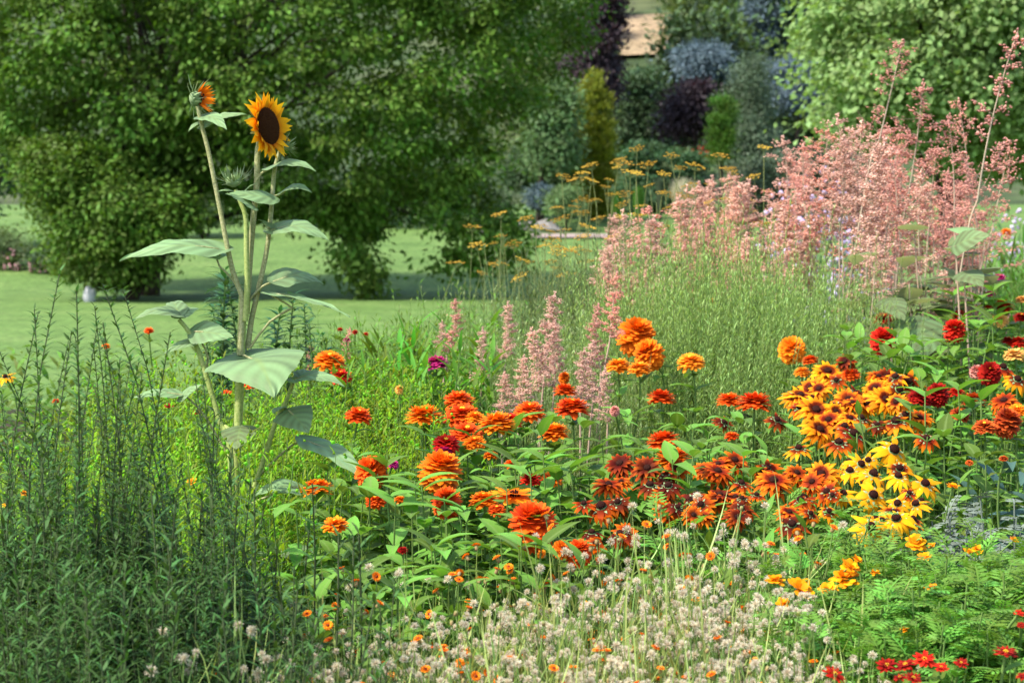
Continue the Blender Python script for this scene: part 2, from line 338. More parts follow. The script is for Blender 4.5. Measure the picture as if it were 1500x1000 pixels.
# ------------------------------------------------------------------ trees
def inside(poly, x, y):
    poly = np.asarray(poly, float); r = np.zeros(len(x), bool); j = len(poly) - 1
    for i in range(len(poly)):
        xi, yi = poly[i]; xj, yj = poly[j]
        c = ((yi > y) != (yj > y)) & (x < (xj - xi) * (y - yi) / (yj - yi + 1e-9) + xi); r ^= c; j = i
    return r
def edge_dist(poly, x, y):
    poly = np.asarray(poly, float); d = np.full(len(x), 1e9); j = len(poly) - 1
    for i in range(len(poly)):
        a, b = poly[j], poly[i]; ab = b - a; t = np.clip(((x - a[0]) * ab[0] + (y - a[1]) * ab[1]) / (ab @ ab + 1e-9), 0, 1)
        d = np.minimum(d, np.hypot(x - a[0] - t * ab[0], y - a[1] - t * ab[1])); j = i
    return d
def tree(name, label, cat, poly, d, depth, nclump, nleaf, leaf, mat, base, trunk_r, seed, sig=.45, lw=.62, up=.5, droopdir=-.25, limbs=40, bark='bark', group=None, hollow=.45, trunk_top=None, nseg=2, limb_pts=(), inset=.75, fringe=()):
    """crown = many leaf clumps spread through a rounded volume whose outline follows the tree's"""
    rng = np.random.default_rng(seed); s = d / FPX
    pl = np.asarray(poly, float); x0, y0 = pl.min(0); x1, y1 = pl.max(0); C = []
    while len(C) < nclump:
        x = rng.uniform(x0, x1, 4000); y = rng.uniform(y0, y1, 4000); ok = inside(poly, x, y); x, y = x[ok], y[ok]
        ed = edge_dist(poly, x, y) * s; ok = ed > inset * sig; x, y, ed = x[ok], y[ok], ed[ok]
        half = depth * np.sqrt(np.clip(1 - (1 - np.clip(ed / (depth * .9), 0, 1)) ** 2, .02, 1))
        z = rng.uniform(-1, 1, len(x)); z = np.sign(z) * np.abs(z) ** hollow * half
        for a, b, c in zip(x, y, z): C.append(at(a, b, d + c))
    C = C[:nclump] + [at(fx, fy, d - depth * fz) for fx, fy, fz in fringe]; C = np.array(C); C = C[C[:, 2] > gz(d) + .15]; nclump = len(C)
    bp = at(base[0], 0, d); bp = np.array([bp[0], bp[1], gz(bp[1])])
    ctr = C.mean(0)
    root = thing(name, label, cat, bp, group)
    cs = np.repeat(np.arange(nclump), nleaf); n = len(cs)
    cr = rng.random(nclump)
    sg = sig * rng.uniform(.55, 1.25, nclump)[cs]
    off = rng.normal(size=(n, 3)) * sg[:, None] * np.array([1, 1, .6])
    Pp = C[cs] + off
    out = nrm(off + .35 * nrm(C[cs] - ctr))
    D = nrm(out * .8 + rng.normal(size=(n, 3)) * .5 + np.array([0, 0, droopdir]))
    N = nrm(np.array([0, 0, up]) + out * .5 + rng.normal(size=(n, 3)) * .35)
    ll = leaf * rng.uniform(.6, 1.25, n)
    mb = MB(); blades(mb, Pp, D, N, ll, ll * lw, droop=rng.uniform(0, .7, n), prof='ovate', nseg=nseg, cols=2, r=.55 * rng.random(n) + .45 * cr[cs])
    mb.build('crown', mat, root, off=bp)
    tm = MB(); top = np.asarray(trunk_top) if trunk_top is not None else ctr + np.array([0, 0, .1 * (C[:, 2].max() - bp[2])])
    tp = curve(bp - [0, 0, .1], top, rng.normal(size=3) * trunk_r * 1.5, 9); tube(tm, tp, np.linspace(1, .35, 9) * trunk_r, sides=9)
    for i in rng.choice(nclump, min(limbs, nclump), False):
        k = int(rng.integers(2, 8)); a = tp[k]; rr = trunk_r * .3 * (1.1 - k / 9)
        tube(tm, curve(a, C[i], np.array([0, 0, .12 * np.linalg.norm(C[i] - a)]) + rng.normal(size=3) * .1, 6), rr, rr * .25, 5)
    for pts, r0, r1 in limb_pts:
        tube(tm, smooth_path([at(px, py, dd) for px, py, dd in pts], 10), r0, r1, 7)
    tm.build('trunk', bark, root, off=bp)
    return root
# big weeping-edged broadleaf tree on the left
tree('broadleaf_tree', 'huge spreading green broadleaf tree filling the upper left, branch tips hanging over the lawn', 'tree',
     [(-120, -330), (500, -420), (900, -260), (905, -60), (868, 20), (880, 60), (835, 120), (815, 170), (770, 200), (745, 260), (775, 320), (782, 372), (735, 396), (690, 394), (648, 372), (618, 338), (590, 322), (566, 352), (556, 420), (535, 428), (505, 398), (472, 362), (445, 338), (330, 335), (300, 318), (285, 280), (262, 285), (150, 300), (120, 300), (60, 250), (-40, 200), (-130, 0)],
     39, 3.4, 950, 180, .138, 'tree_leaf', (212, 400), .24, 11, sig=.26, inset=1.0, limbs=60, fringe=[(542, 422, .5), (540, 405, .5), (530, 392, .5), (525, 378, .5), (512, 368, .5), (655, 385, .4), (662, 368, .4), (698, 388, .4), (705, 372, .4), (738, 385, .4), (752, 370, .4)], trunk_top=at(262, 40, 39.5),
     limb_pts=[([(205, 330, 39), (175, 210, 38.7), (165, 165, 38.4), (195, 200, 38), (245, 262, 37.7), (290, 332, 37.5), (300, 348, 37.5)], .10, .06), ([(225, 300, 39), (300, 240, 38.8), (350, 150, 38.4), (352, 60, 38.2), (340, -60, 38)], .15, .09)])
tree('weeping_shrub_tree', 'low dense rounded tree whose skirt of leaves nearly touches the lawn', 'tree',
     [(28, 205), (110, 190), (230, 240), (292, 285), (302, 325), (262, 345), (243, 385), (235, 415), (190, 424), (140, 420), (128, 395), (100, 418), (82, 395), (72, 345), (55, 310), (30, 262)],
     37, 1.5, 230, 120, .115, 'tree_leaf', (185, 420), .14, 12, sig=.24, inset=.6, limbs=24, limb_pts=[([(185 + o * .7, 424, 37 - abs(o) * .006), (185 + o, 380, 37 - abs(o) * .008), (185 + o * 1.2, 330, 37)], .07, .03) for o in (-55, -40, -28, -14, 6, 20, 32, 44, 52)])
tree('plane_tree', 'pale green big-leaved tree in full sun behind the pink plumes at the right', 'tree',
     [(1195, -60), (1215, -260), (1700, -300), (1720, 230), (1560, 262), (1400, 270), (1330, 225), (1255, 215), (1205, 200), (1150, 208), (1112, 186), (1165, 168), (1210, 140), (1152, 108), (1140, 82), (1165, 55), (1158, 15)],
     30, 3.2, 620, 170, .115, 'plane_leaf', (1420, 400), .22, 13, sig=.29, lw=.8, limbs=40, inset=.9)
def bgtree(name, label, cat, poly, d, depth, nc, nl, leaf, mat, basex, seed, **kw):
    return tree(name, label, cat, poly, d, depth, nc, nl, leaf, mat, (basex, 0), kw.pop('tr', .12), seed, **{**dict(limbs=12, sig=.28, lw=.5, inset=.8), **kw})
bgtree('golden_column_cypress', 'narrow golden-green columnar conifer with a ragged pointed top', 'tree', [(876, 104), (882, 128), (893, 150), (896, 240), (892, 325), (848, 325), (846, 150), (858, 122)], 62, .5, 260, 110, .14, 'gold_needle', 870, 21, inset=.25, sig=.11, lw=.28, up=.1, droopdir=.9, tr=.1)
bgtree('purple_beech', 'dark purple-leaved tree behind the golden columnar conifer', 'tree', [(830, 95), (850, 40), (880, -40), (915, -30), (908, 60), (906, 110), (900, 150), (880, 175), (832, 170)], 72, 1.2, 130, 110, .22, 'purple_leaf', 868, 22)
bgtree('dark_shrub_tree', 'dark green dense tree between golden conifer and grey-leaved shrub', 'tree', [(896, 130), (925, 95), (960, 100), (985, 140), (985, 215), (960, 245), (900, 250)], 78, 1.2, 150, 110, .2, 'dark_leaf', 940, 23)
bgtree('grey_green_tree', 'grey-green tree half hidden behind the big left tree', 'tree', [(770, 150), (800, 115), (838, 105), (846, 170), (846, 245), (800, 262), (770, 250)], 60, 1.0, 110, 110, .16, 'grey_leaf', 790, 24)
bgtree('blue_spruce', 'tall blue-grey spruce with dark hollows at the top of the hill', 'tree', [(1080, 40), (1095, -40), (1190, -60), (1180, 60), (1185, 130), (1130, 120), (1060, 85), (1000, 98), (1003, 78), (1035, 55)], 95, 1.6, 190, 120, .24, 'blue_needle', 1130, 25, lw=.35)
bgtree('green_spruce', 'dull green conical conifer right of the bright clipped column', 'tree', [(1097, 55), (1118, 90), (1128, 150), (1150, 220), (1140, 262), (1060, 262), (1066, 160), (1078, 95)], 70, 1.1, 190, 110, .16, 'fir_needle', 1102, 26, lw=.35, sig=.3)
bgtree('clipped_column', 'bright green slim clipped column conifer', 'tree', [(1041, 142), (1070, 140), (1076, 160), (1073, 240), (1040, 240)], 62, .35, 90, 90, .12, 'bright_needle', 1056, 27, sig=.14, lw=.35, up=.1, droopdir=.8, tr=.06)
bgtree('purple_smoke_bush', 'blue-purple rounded shrub behind the pale ornamental grass', 'shrub', [(968, 165), (985, 130), (1020, 112), (1045, 130), (1044, 190), (1000, 205), (970, 195)], 74, .9, 90, 90, .2, 'purple_leaf', 1010, 28)
bgtree('blue_cedar', 'blue-grey spreading conifer above the purple shrub', 'tree', [(985, 75), (1030, 62), (1075, 70), (1080, 125), (1040, 110), (1000, 118)], 85, .9, 110, 110, .2, 'blue_needle', 1035, 29, lw=.35)
bgtree('navy_conifer', 'deep blue-grey conifer behind the pale big-leaved tree', 'tree', [(1120, 100), (1150, 80), (1230, 90), (1230, 160), (1170, 170), (1130, 150)], 84, .9, 110, 110, .2, 'blue_needle', 1170, 30, lw=.35)
bgtree('round_green_bush', 'pale green mounded bush at the foot of the golden conifer', 'shrub', [(800, 290), (820, 268), (850, 268), (858, 300), (840, 318), (805, 315)], 58, .5, 50, 90, .1, 'hill_leaf', 830, 31, sig=.15, tr=.04)
bgtree('grey_mound_bush', 'greyish bush beside the pale green mounded bush', 'shrub', [(770, 280), (795, 262), (812, 275), (812, 305), (775, 310)], 59, .5, 40, 90, .1, 'blue_needle', 792, 32, sig=.15, tr=.04)
bgtree('dark_conifer', 'very dark tree at the far left edge behind the big tree', 'tree', [(-120, 40), (20, 80), (50, 180), (60, 300), (-120, 330)], 52, 1.2, 130, 90, .2, 'dark_leaf', -30, 33)
bgtree('yellow_green_tree', 'yellow-green sunny tree glimpsed at the left edge', 'tree', [(-80, 110), (20, 125), (48, 170), (40, 235), (-80, 250)], 48, .8, 70, 90, .15, 'hill_leaf', -10, 34)
bgtree('left_far_bush', 'mid green low bush in the far bed at the left edge', 'shrub', [(-60, 345), (0, 330), (60, 345), (85, 380), (70, 400), (-60, 402)], 47, .8, 70, 90, .1, 'hill_leaf', 10, 35, sig=.18, tr=.04)
bgtree('left_far_bush', 'dark green low bush beside the far lawn, left of the skirted tree', 'shrub', [(45, 365), (80, 352), (120, 372), (120, 402), (50, 402)], 46, .6, 40, 90, .1, 'dark_leaf', 80, 36, sig=.18, tr=.04)
bgtree('background_bush', 'grey-green bush seen through the gap beside the leaning limb', 'shrub', [(235, 260), (280, 240), (345, 262), (350, 330), (250, 335)], 56, .7, 60, 90, .13, 'grey_leaf', 300, 37, sig=.2, tr=.04)
bgtree('background_bush', 'dark hedge-like bush behind the gap under the big tree', 'shrub', [(380, 255), (420, 225), (520, 240), (620, 230), (760, 260), (780, 330), (380, 345)], 60, 1.0, 150, 90, .16, 'dark_leaf', 560, 38, sig=.3, tr=.06)
bgtree('background_hedge', 'dark clipped mass of shrubs behind the golden and small cone conifers', 'hedge', [(898, 222), (940, 205), (1000, 215), (1040, 225), (1040, 335), (898, 335)], 66, .7, 150, 110, .15, 'dark_leaf', 965, 45, sig=.2, tr=.04)
bgtree('background_hedge', 'grey-green mass of shrubs below the dull green spruce, behind the pink plumes', 'hedge', [(1078, 235), (1150, 215), (1300, 225), (1300, 340), (1078, 340)], 64, .8, 190, 110, .15, 'fir_needle', 1180, 46, sig=.2, tr=.04)
bgtree('background_bush', 'dark bush at the edge of the big left tree, behind the boulders', 'shrub', [(735, 235), (780, 210), (846, 215), (846, 265), (800, 275), (735, 275)], 63, .7, 90, 110, .15, 'dark_leaf', 795, 47, sig=.2, tr=.04)
# woods on the hill: countable trees, three kinds planted again and again
def hilltree(mat, seed, tall):
    rng = np.random.default_rng(seed); root = thing('hillside_tree', 'hillside tree', 'tree', (0, 0, 0), 'trees on the far hillside')
    n = 70; v = nrm(rng.normal(size=(n, 3))) * (rng.random(n) ** .4)[:, None] * np.array([1.6, 1.6, 1.6 * tall]) + [0, 0, 1.5 * tall + .6]
    cs = np.repeat(np.arange(n), 55); off = rng.normal(size=(len(cs), 3)) * .38; ll = rng.uniform(.2, .42, len(cs))
    mb = MB(); blades(mb, v[cs] + off, nrm(off + rng.normal(size=off.shape) * .4), nrm(off * .5 + [0, 0, .6]), ll, ll * .6, prof='ovate', nseg=2, cols=2, r=.5 * rng.random(len(cs)) + .5 * rng.random(n)[cs])
    c = mb.build('crown', mat, root); tm = MB(); tube(tm, curve((0, 0, -.3), (0, 0, 1.8 * tall)), .14, .05, 6); t = tm.build('trunk', 'bark', root)
    return Kind(root, [c, t])
HT = [hilltree('hill_leaf', 41, 1.0), hilltree('dark_leaf', 42, 1.3), hilltree('grey_leaf', 43, .9)]
rng = np.random.default_rng(5)
HLAB = ['olive-green rounded tree on the far dry hillside', 'dark green tree in the woods on the far hillside', 'grey-green tree in the woods on the far hillside']
for px in np.arange(745, 1240, 26):
    for d in (92, 108, 124, 142, 168, 200):
        p = at(px + rng.uniform(-22, 22), 0, d + rng.uniform(-7, 7)); g = hz(p[0], p[1])
        sx = 750 + p[0] / p[1] * FPX; sy = 330 - (g + 2 - CAMZ) / p[1] * FPX
        if 885 < sx < 985 and 118 < d + 10 < 185 : continue
        if sy < -60: continue
        sc_ = rng.uniform(.7, 1.5); tp = 330 - (g + 4.4 * sc_ - CAMZ) / p[1] * FPX
        if 845 < sx < 1005 and p[1] < hill_y(930, 34) and tp < 92: sc_ = (p[1] * (330 - 96) / FPX + CAMZ - g) / 4.4
        if sc_ < .3: continue
        k = int(rng.integers(0, 3)); HT[k].put((p[0], p[1], g), rng.uniform(0, 6), sc_, label=HLAB[k])
for px, d, k, s in ((938, 172, 2, .6), (960, 176, 0, .6)):
    p = at(px, 0, d); HT[k].put((p[0], p[1], hz(p[0], p[1])), px, s, label=HLAB[k])
drop_unused(HT)
# low shrubs and odd colour spots in the middle distance
def tuft(name, label, cat, px, d, h, wd, mat, n, lw=.02, seed=0, group=None, drp=.5):
    rng = np.random.default_rng(seed); p = at(px, 0, d); b = np.array([p[0], p[1], hz(p[0], p[1])]); root = thing(name, label, cat, b, group)
    a = rng.uniform(0, 6.283, n); sp = rng.random(n) ** .6; D = np.stack([np.cos(a) * sp * wd / h, np.sin(a) * sp * wd / h, np.ones(n)], 1)
    mb = MB(); blades(mb, np.stack([np.cos(a) * .15 * wd, np.sin(a) * .15 * wd, 0 * a], 1), D, np.stack([-np.cos(a), -np.sin(a), .3 + 0 * a], 1), h * rng.uniform(.75, 1.1, n), lw, droop=-rng.uniform(0, drp, n), prof='lance', nseg=5, cols=2)
    mb.build('foliage', mat, root); return root
tuft('ornamental_grass', 'clump of pale straw-coloured ornamental grass before the purple shrub', 'grass', 1003, 60, 1.35, .6, 'straw_seed', 900, .035, 51)
tuft('small_conifer', 'small bright green cone shrub right of the golden conifer', 'shrub', 905, 59, 1.0, .2, 'bright_needle', 400, .06, 52)
tuft('small_conifer', 'slightly taller mid green cone shrub, second from the golden conifer', 'shrub', 936, 59, 1.15, .25, 'bright_needle', 400, .06, 53)
tuft('small_conifer', 'dull grey-green cone shrub beside the pale ornamental grass', 'shrub', 968, 61, 1.3, .2, 'fir_needle', 400, .06, 54)
def flowermound(name, label, px, d, h, wd, mat, n, seed, group=None, leafm='grey_leaf', r=.03):
    rng = np.random.default_rng(seed); p = at(px, 0, d); b = np.array([p[0], p[1], hz(p[0], p[1])]); root = thing(name, label, 'flowering plant', b, group)
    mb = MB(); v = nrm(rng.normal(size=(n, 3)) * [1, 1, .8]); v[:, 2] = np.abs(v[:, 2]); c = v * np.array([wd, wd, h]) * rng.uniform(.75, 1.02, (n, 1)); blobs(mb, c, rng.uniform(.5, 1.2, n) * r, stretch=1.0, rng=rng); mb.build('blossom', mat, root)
    k = n; mb = MB(); v = nrm(rng.normal(size=(k, 3))); v[:, 2] = np.abs(v[:, 2]); blades(mb, v * np.array([wd, wd, h]) * rng.uniform(.3, .93, (k, 1)), v + [0, 0, .5], [0, -.3, 1], .12, .05, nseg=2, cols=2, rng=rng); mb.build('foliage', leafm, root)
    return root
for i, (px, d) in enumerate(((1145, 17), (1180, 16), (1210, 16.5), (1240, 17), (1275, 18), (1160, 19))):
    flowermound('phlox', 'lilac-pink phlox in bloom behind the pink plumes', px, d, 1.75 + .1 * (i % 3), .32, 'phlox', 260, 60 + i, 'lilac phlox behind the plumes')
flowermound('phlox', 'pinkish-white phlox at the right edge beyond the plumes', 1490, 22, 1.75, .4, 'phlox', 260, 67)
flowermound('pink_flower_clump', 'pink flowering clump at the edge of the far left bed', 4, 46, .5, .4, 'pink_mass', 110, 68, r=.045)
flowermound('pink_flower_clump', 'dusky pink flowering clump beside the dark low bush in the far bed', 62, 45.5, .45, .4, 'pink_mass', 120, 69, r=.05)
flowermound('red_flower_shrub', 'small shrub of red flowers among the blue conifers', 1028, 82, .9, .45, 'scarlet', 40, 70, r=.1)
flowermound('red_flower_shrub', 'salmon-red flowering shrub on the slope left of the blue conifers', 962, 84, 1.0, .4, 'rose', 60, 71, r=.13)
for i, (px, d, s, lab) in enumerate(((700, 57, .3, 'grey boulder at the edge of the far path, under the big tree'), (800, 57.5, .4, 'grey boulder beside the mounded bushes'), (765, 58, .35, 'grey boulder left of the greyish bush'))):
    rng = np.random.default_rng(80 + i); p = at(px, 0, d); mb = MB(); lathe(mb, [(0, .9), (.5, .8), (.9, .45), (1, .1), (.8, -.3)], 9); v = mb.v[0]; v += rng.normal(size=v.shape) * .08; v *= s * np.array([1.4, 1, .9])
    o = mb.build('boulder', 'stone', smooth=False); o.location = (p[0], p[1], gz(p[1])); tag(o, lab, 'boulder')
mb = MB(); lathe(mb, [(0, .27), (.06, .26), (.11, .20), (.13, .05), (.10, -.02)], 12); o = mb.build('marker_stone', 'white'); p = at(126, 0, 36); o.location = (p[0], p[1], gz(p[1])); tag(o, 'small whitish upright stone at the foot of the low dense tree', 'stone')
mb = MB(); lathe(mb, [(0, .30), (.5, .28), (.75, .1), (.7, -.1)], 12); o = mb.build('garden_table', 'white'); p = at(1050, 133, 76); o.location = (p[0], p[1], p[2]); 
bpy.data.objects.remove(o)

# ------------------------------------------------------------------ generic leafy plant
def leafy(name, label, cat, group, mat, stemmat, nst, H, spread, leafL, leafW, nleaf, seed, prof='leaf', elev=.5, drp=.5, h0=.1, taper=.5, bow=.1, sr=.004, fold=.2, nseg=4, cols=3, opp=False, extra=None, whorl=1, jit=.3, hv=.2, cup=(1, 1)):
    rng = np.random.default_rng(seed); root = thing(name, label, cat, (0, 0, 0), group); st, lf, ex = MB(), MB(), MB()
    tips = []
    for i in range(nst):
        a = rng.uniform(0, 6.283); s = spread * rng.random() ** .6; h = H * (1 - hv * rng.random())
        tip = np.array([math.cos(a) * s, math.sin(a) * s, h]); b = np.array([math.cos(a), math.sin(a), 0]) * spread * .15
        pts = curve(b, tip, np.array([-math.cos(a), -math.sin(a), 0]) * bow * h * -.3 + rng.normal(size=3) * .02 * h, 8); tube(st, pts, sr, sr * .4, 4 if sr < .006 else 6, r=rng.random())
        u = np.linspace(h0, 1, nleaf) + rng.uniform(-.5, .5, nleaf) / nleaf * jit; u = np.clip(u, h0, 1)
        if opp: u = np.repeat(np.linspace(h0, .985, nleaf // 2), 2)
        if whorl > 1: u = np.repeat(np.linspace(h0, 1, nleaf // whorl), whorl)
        m = len(u); pos = np.stack([np.interp(u * 7, np.arange(8), pts[:, k]) for k in range(3)], 1)
        az = rng.uniform(0, 6.283) + np.arange(m) * 2.4
        if opp: az = rng.uniform(0, 6.283) + (np.arange(m) // 2) * 1.57 + (np.arange(m) % 2) * math.pi
        if whorl > 1: az = np.arange(m) * 6.283 / whorl + (np.arange(m) // whorl) * .7
        az = az + rng.normal(size=m) * .2; el = elev + .35 * (u - .5) + rng.normal(size=m) * .18
        D = np.stack([np.cos(az) * np.cos(el), np.sin(az) * np.cos(el), np.sin(el)], 1); N = np.stack([-np.cos(az) * np.sin(el), -np.sin(az) * np.sin(el), np.cos(el)], 1)
        LL = leafL * (1 - taper * u) * rng.uniform(.75, 1.2, m)
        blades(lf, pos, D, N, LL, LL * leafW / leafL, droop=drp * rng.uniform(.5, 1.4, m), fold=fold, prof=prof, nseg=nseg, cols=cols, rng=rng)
        tips.append((pts[-1], nrm(pts[-1] - pts[-2])))
    parts = [st.build('stem', stemmat, root), lf.build('foliage', mat, root)]
    if extra: e = extra(tips, rng); parts += [m_.build(nm, mt, root) for nm, mt, m_ in e]
    return Kind(root, parts)
def scatter(kinds, n, poly, seed, hbase, label=None, dd=0.0, dj=.25, zoff=0.0, sj=.15, tl=.08, minh=.2, skip=None, dfn=None):
    """plant n plants whose tops fall in an outline of the border; each stands on the soil"""
    rng = np.random.default_rng(seed); pl = np.asarray(poly, float); k = 0; res = []
    while k < n:
        x = rng.uniform(pl[:, 0].min(), pl[:, 0].max()); y = rng.uniform(pl[:, 1].min(), pl[:, 1].max())
        if not inside(poly, np.array([x]), np.array([y]))[0]: continue
        if skip and skip(x, y): k += .1; continue
        d = (dfn or dz)(y) + dd + rng.uniform(-dj, dj); p = at(x, y, d); g = gz(p[1]); h = p[2] - g + zoff
        if h < minh: k += .25; continue
        s = h / hbase * (1 + rng.uniform(-sj, sj))
        kk = kinds[int(rng.integers(0, len(kinds)))]; res.append(kk.put((p[0], p[1], g), rng.uniform(0, 6.283), s, (rng.uniform(-tl, tl), rng.uniform(-tl, tl)), label)); k += 1
    return res

# ------------------------------------------------------------------ flower heads (origin at the stem's end, facing +Z)
def head_zinnia(Rr, form, seed, twist=0):
    rng = np.random.default_rng(seed); mb = MB()
    K = {'globe': 9, 'flat': 7, 'open': 2}[form]
    for k in range(K):
        f = k / (K - 1) if K > 1 else 0
        if form == 'globe': th = rad(-28 + 112 * f); n = max(6, int(24 * math.cos(th) ** .8)); core = .54; zs = .80; el = th - .38 * (1 - f); L = .45 * (1 - .3 * f)
        elif form == 'flat': th = rad(-8 + 92 * f); n = max(5, int(21 * math.cos(th) ** .8)); core = .42; zs = .42; el = th * .75 - .12; L = .60 * (1 - .45 * f)
        else: th = 0; n = 13 - 2 * k; core = .08; zs = 1; el = rad(2 + 16 * k); L = 1 - .2 * k
        az = np.arange(n) * 6.283 / n + k * .7 + rng.normal(size=n) * .08; e = el + rng.normal(size=n) * .10
        D = np.stack([np.cos(az) * np.cos(e), np.sin(az) * np.cos(e), np.sin(e)], 1); N = np.stack([-np.cos(az) * np.sin(e), -np.sin(az) * np.sin(e), np.cos(e)], 1)
        LL = L * Rr * rng.uniform(.86, 1.08, n); z0 = {'globe': .32, 'flat': .12, 'open': .05 + .1 * k}[form] * Rr
        c0 = core * math.cos(th) * Rr * (.35 if form != 'open' else 1)
        LL = LL + (core * math.cos(th) * Rr * .65 if form != 'open' else 0)
        blades(mb, np.stack([np.cos(az) * c0, np.sin(az) * c0, np.full(n, z0 + core * zs * math.sin(th) * Rr)], 1), D, N, LL, Rr * (.42 if form == 'open' else .44) * (1 - .35 * f), droop=rng.uniform(-.1, .5, n), fold=-.14, prof='petal', nseg=4, cols=3, rng=rng)
    if form != 'open':
        c, z = (.5, .32) if form == 'globe' else (.45, .14); hh = .42 if form == 'globe' else .2
        lathe(mb, [(.01, (z + hh) * Rr), (c * .7 * Rr, (z + hh * .7) * Rr), (c * Rr, z * Rr), (c * .6 * Rr, (z - hh * .6) * Rr), (.01, (z - hh * .7) * Rr)], 12)
    return mb
def eye_zinnia(Rr, form):
    mb = MB(); z = {'globe': .84, 'flat': .44, 'open': .1}[form] * Rr; rng = np.random.default_rng(3)
    n = 26; a = rng.uniform(0, 6.28, n); r = rng.random(n) ** .5 * (.12 if form != 'open' else .27) * Rr
    blobs(mb, np.stack([np.cos(a) * r, np.sin(a) * r, z + (.2 if form == 'open' else .05) * Rr * (1 - r / (.27 * Rr))], 1), Rr * .05, [0, 0, 1], 1.6, rng); return mb
def head_ray(Rr, n, rows, dr, seed, wd=.33, el0=-.05):
    rng = np.random.default_rng(seed); mb = MB()
    for k in range(rows):
        m = n - 2 * k; az = np.arange(m) * 6.283 / m + k * .25 + rng.normal(size=m) * .07; e = el0 + .28 * k + rng.normal(size=m) * .12
        D = np.stack([np.cos(az) * np.cos(e), np.sin(az) * np.cos(e), np.sin(e)], 1); N = np.stack([-np.cos(az) * np.sin(e), -np.sin(az) * np.sin(e), np.cos(e)], 1)
        LL = Rr * (1 - .16 * k) * rng.uniform(.85, 1.08, m)
        blades(mb, np.stack([np.cos(az) * .12 * Rr, np.sin(az) * .12 * Rr, np.full(m, .03 * Rr * k)], 1), D, N, LL * .92, Rr * wd, droop=dr * rng.uniform(.6, 1.4, m), fold=-.14, prof='ray', nseg=5, cols=3, rng=rng)
    return mb
def eye_cone(Rr, s=.19):
    mb = MB(); rng = np.random.default_rng(4); n = 90; g = np.arange(n) * 2.39996; u = (np.arange(n) + .5) / n; r = np.sqrt(u) * s * Rr
    blobs(mb, np.stack([np.cos(g) * r, np.sin(g) * r, Rr * s * 1.0 * np.sqrt(np.clip(1 - u, 0, 1)) + .03 * Rr], 1), Rr * .05, [0, 0, 1], 1.3, rng)
    lathe(mb, [(0, Rr * s * .95), (Rr * s * .7, Rr * s * .75), (Rr * s, .05 * Rr), (Rr * s * .8, -.03 * Rr)], 12); return mb
def head_marigold(Rr, seed):
    rng = np.random.default_rng(seed); mb = MB()
    for k, (n, e0, L) in enumerate(((8, .1, 1.0), (7, .4, .8), (6, .8, .6))):
        az = np.arange(n) * 6.283 / n + k * .4 + rng.normal(size=n) * .12; e = e0 + rng.normal(size=n) * .15
        D = np.stack([np.cos(az) * np.cos(e), np.sin(az) * np.cos(e), np.sin(e)], 1); N = np.stack([-np.cos(az) * np.sin(e), -np.sin(az) * np.sin(e), np.cos(e)], 1)
        blades(mb, np.zeros((n, 3)), D, N, Rr * L * rng.uniform(.9, 1.1, n), Rr * .62, droop=rng.uniform(-.2, .5, n), fold=-.1, prof='spoon', nseg=4, cols=3, rng=rng)
    return mb
HM = {}
def hmesh(key, fn, mat):
    if (key, mat) not in HM: HM[(key, mat)] = fn().mesh('flower_head', mat)
    return HM[(key, mat)]
def sepals(Rr):
    mb = MB(); lathe(mb, [(Rr * .07, -Rr * .16), (Rr * .2, -Rr * .1), (Rr * .24, 0), (Rr * .1, .04 * Rr)], 8); az = np.arange(9) * .698
    blades(mb, np.stack([np.cos(az) * .2 * Rr, np.sin(az) * .2 * Rr, 0 * az - .03 * Rr], 1), np.stack([np.cos(az), np.sin(az), 0 * az - .15], 1), [0, 0, 1], .28 * Rr, .14 * Rr, nseg=2, prof='lance', cols=2); return mb

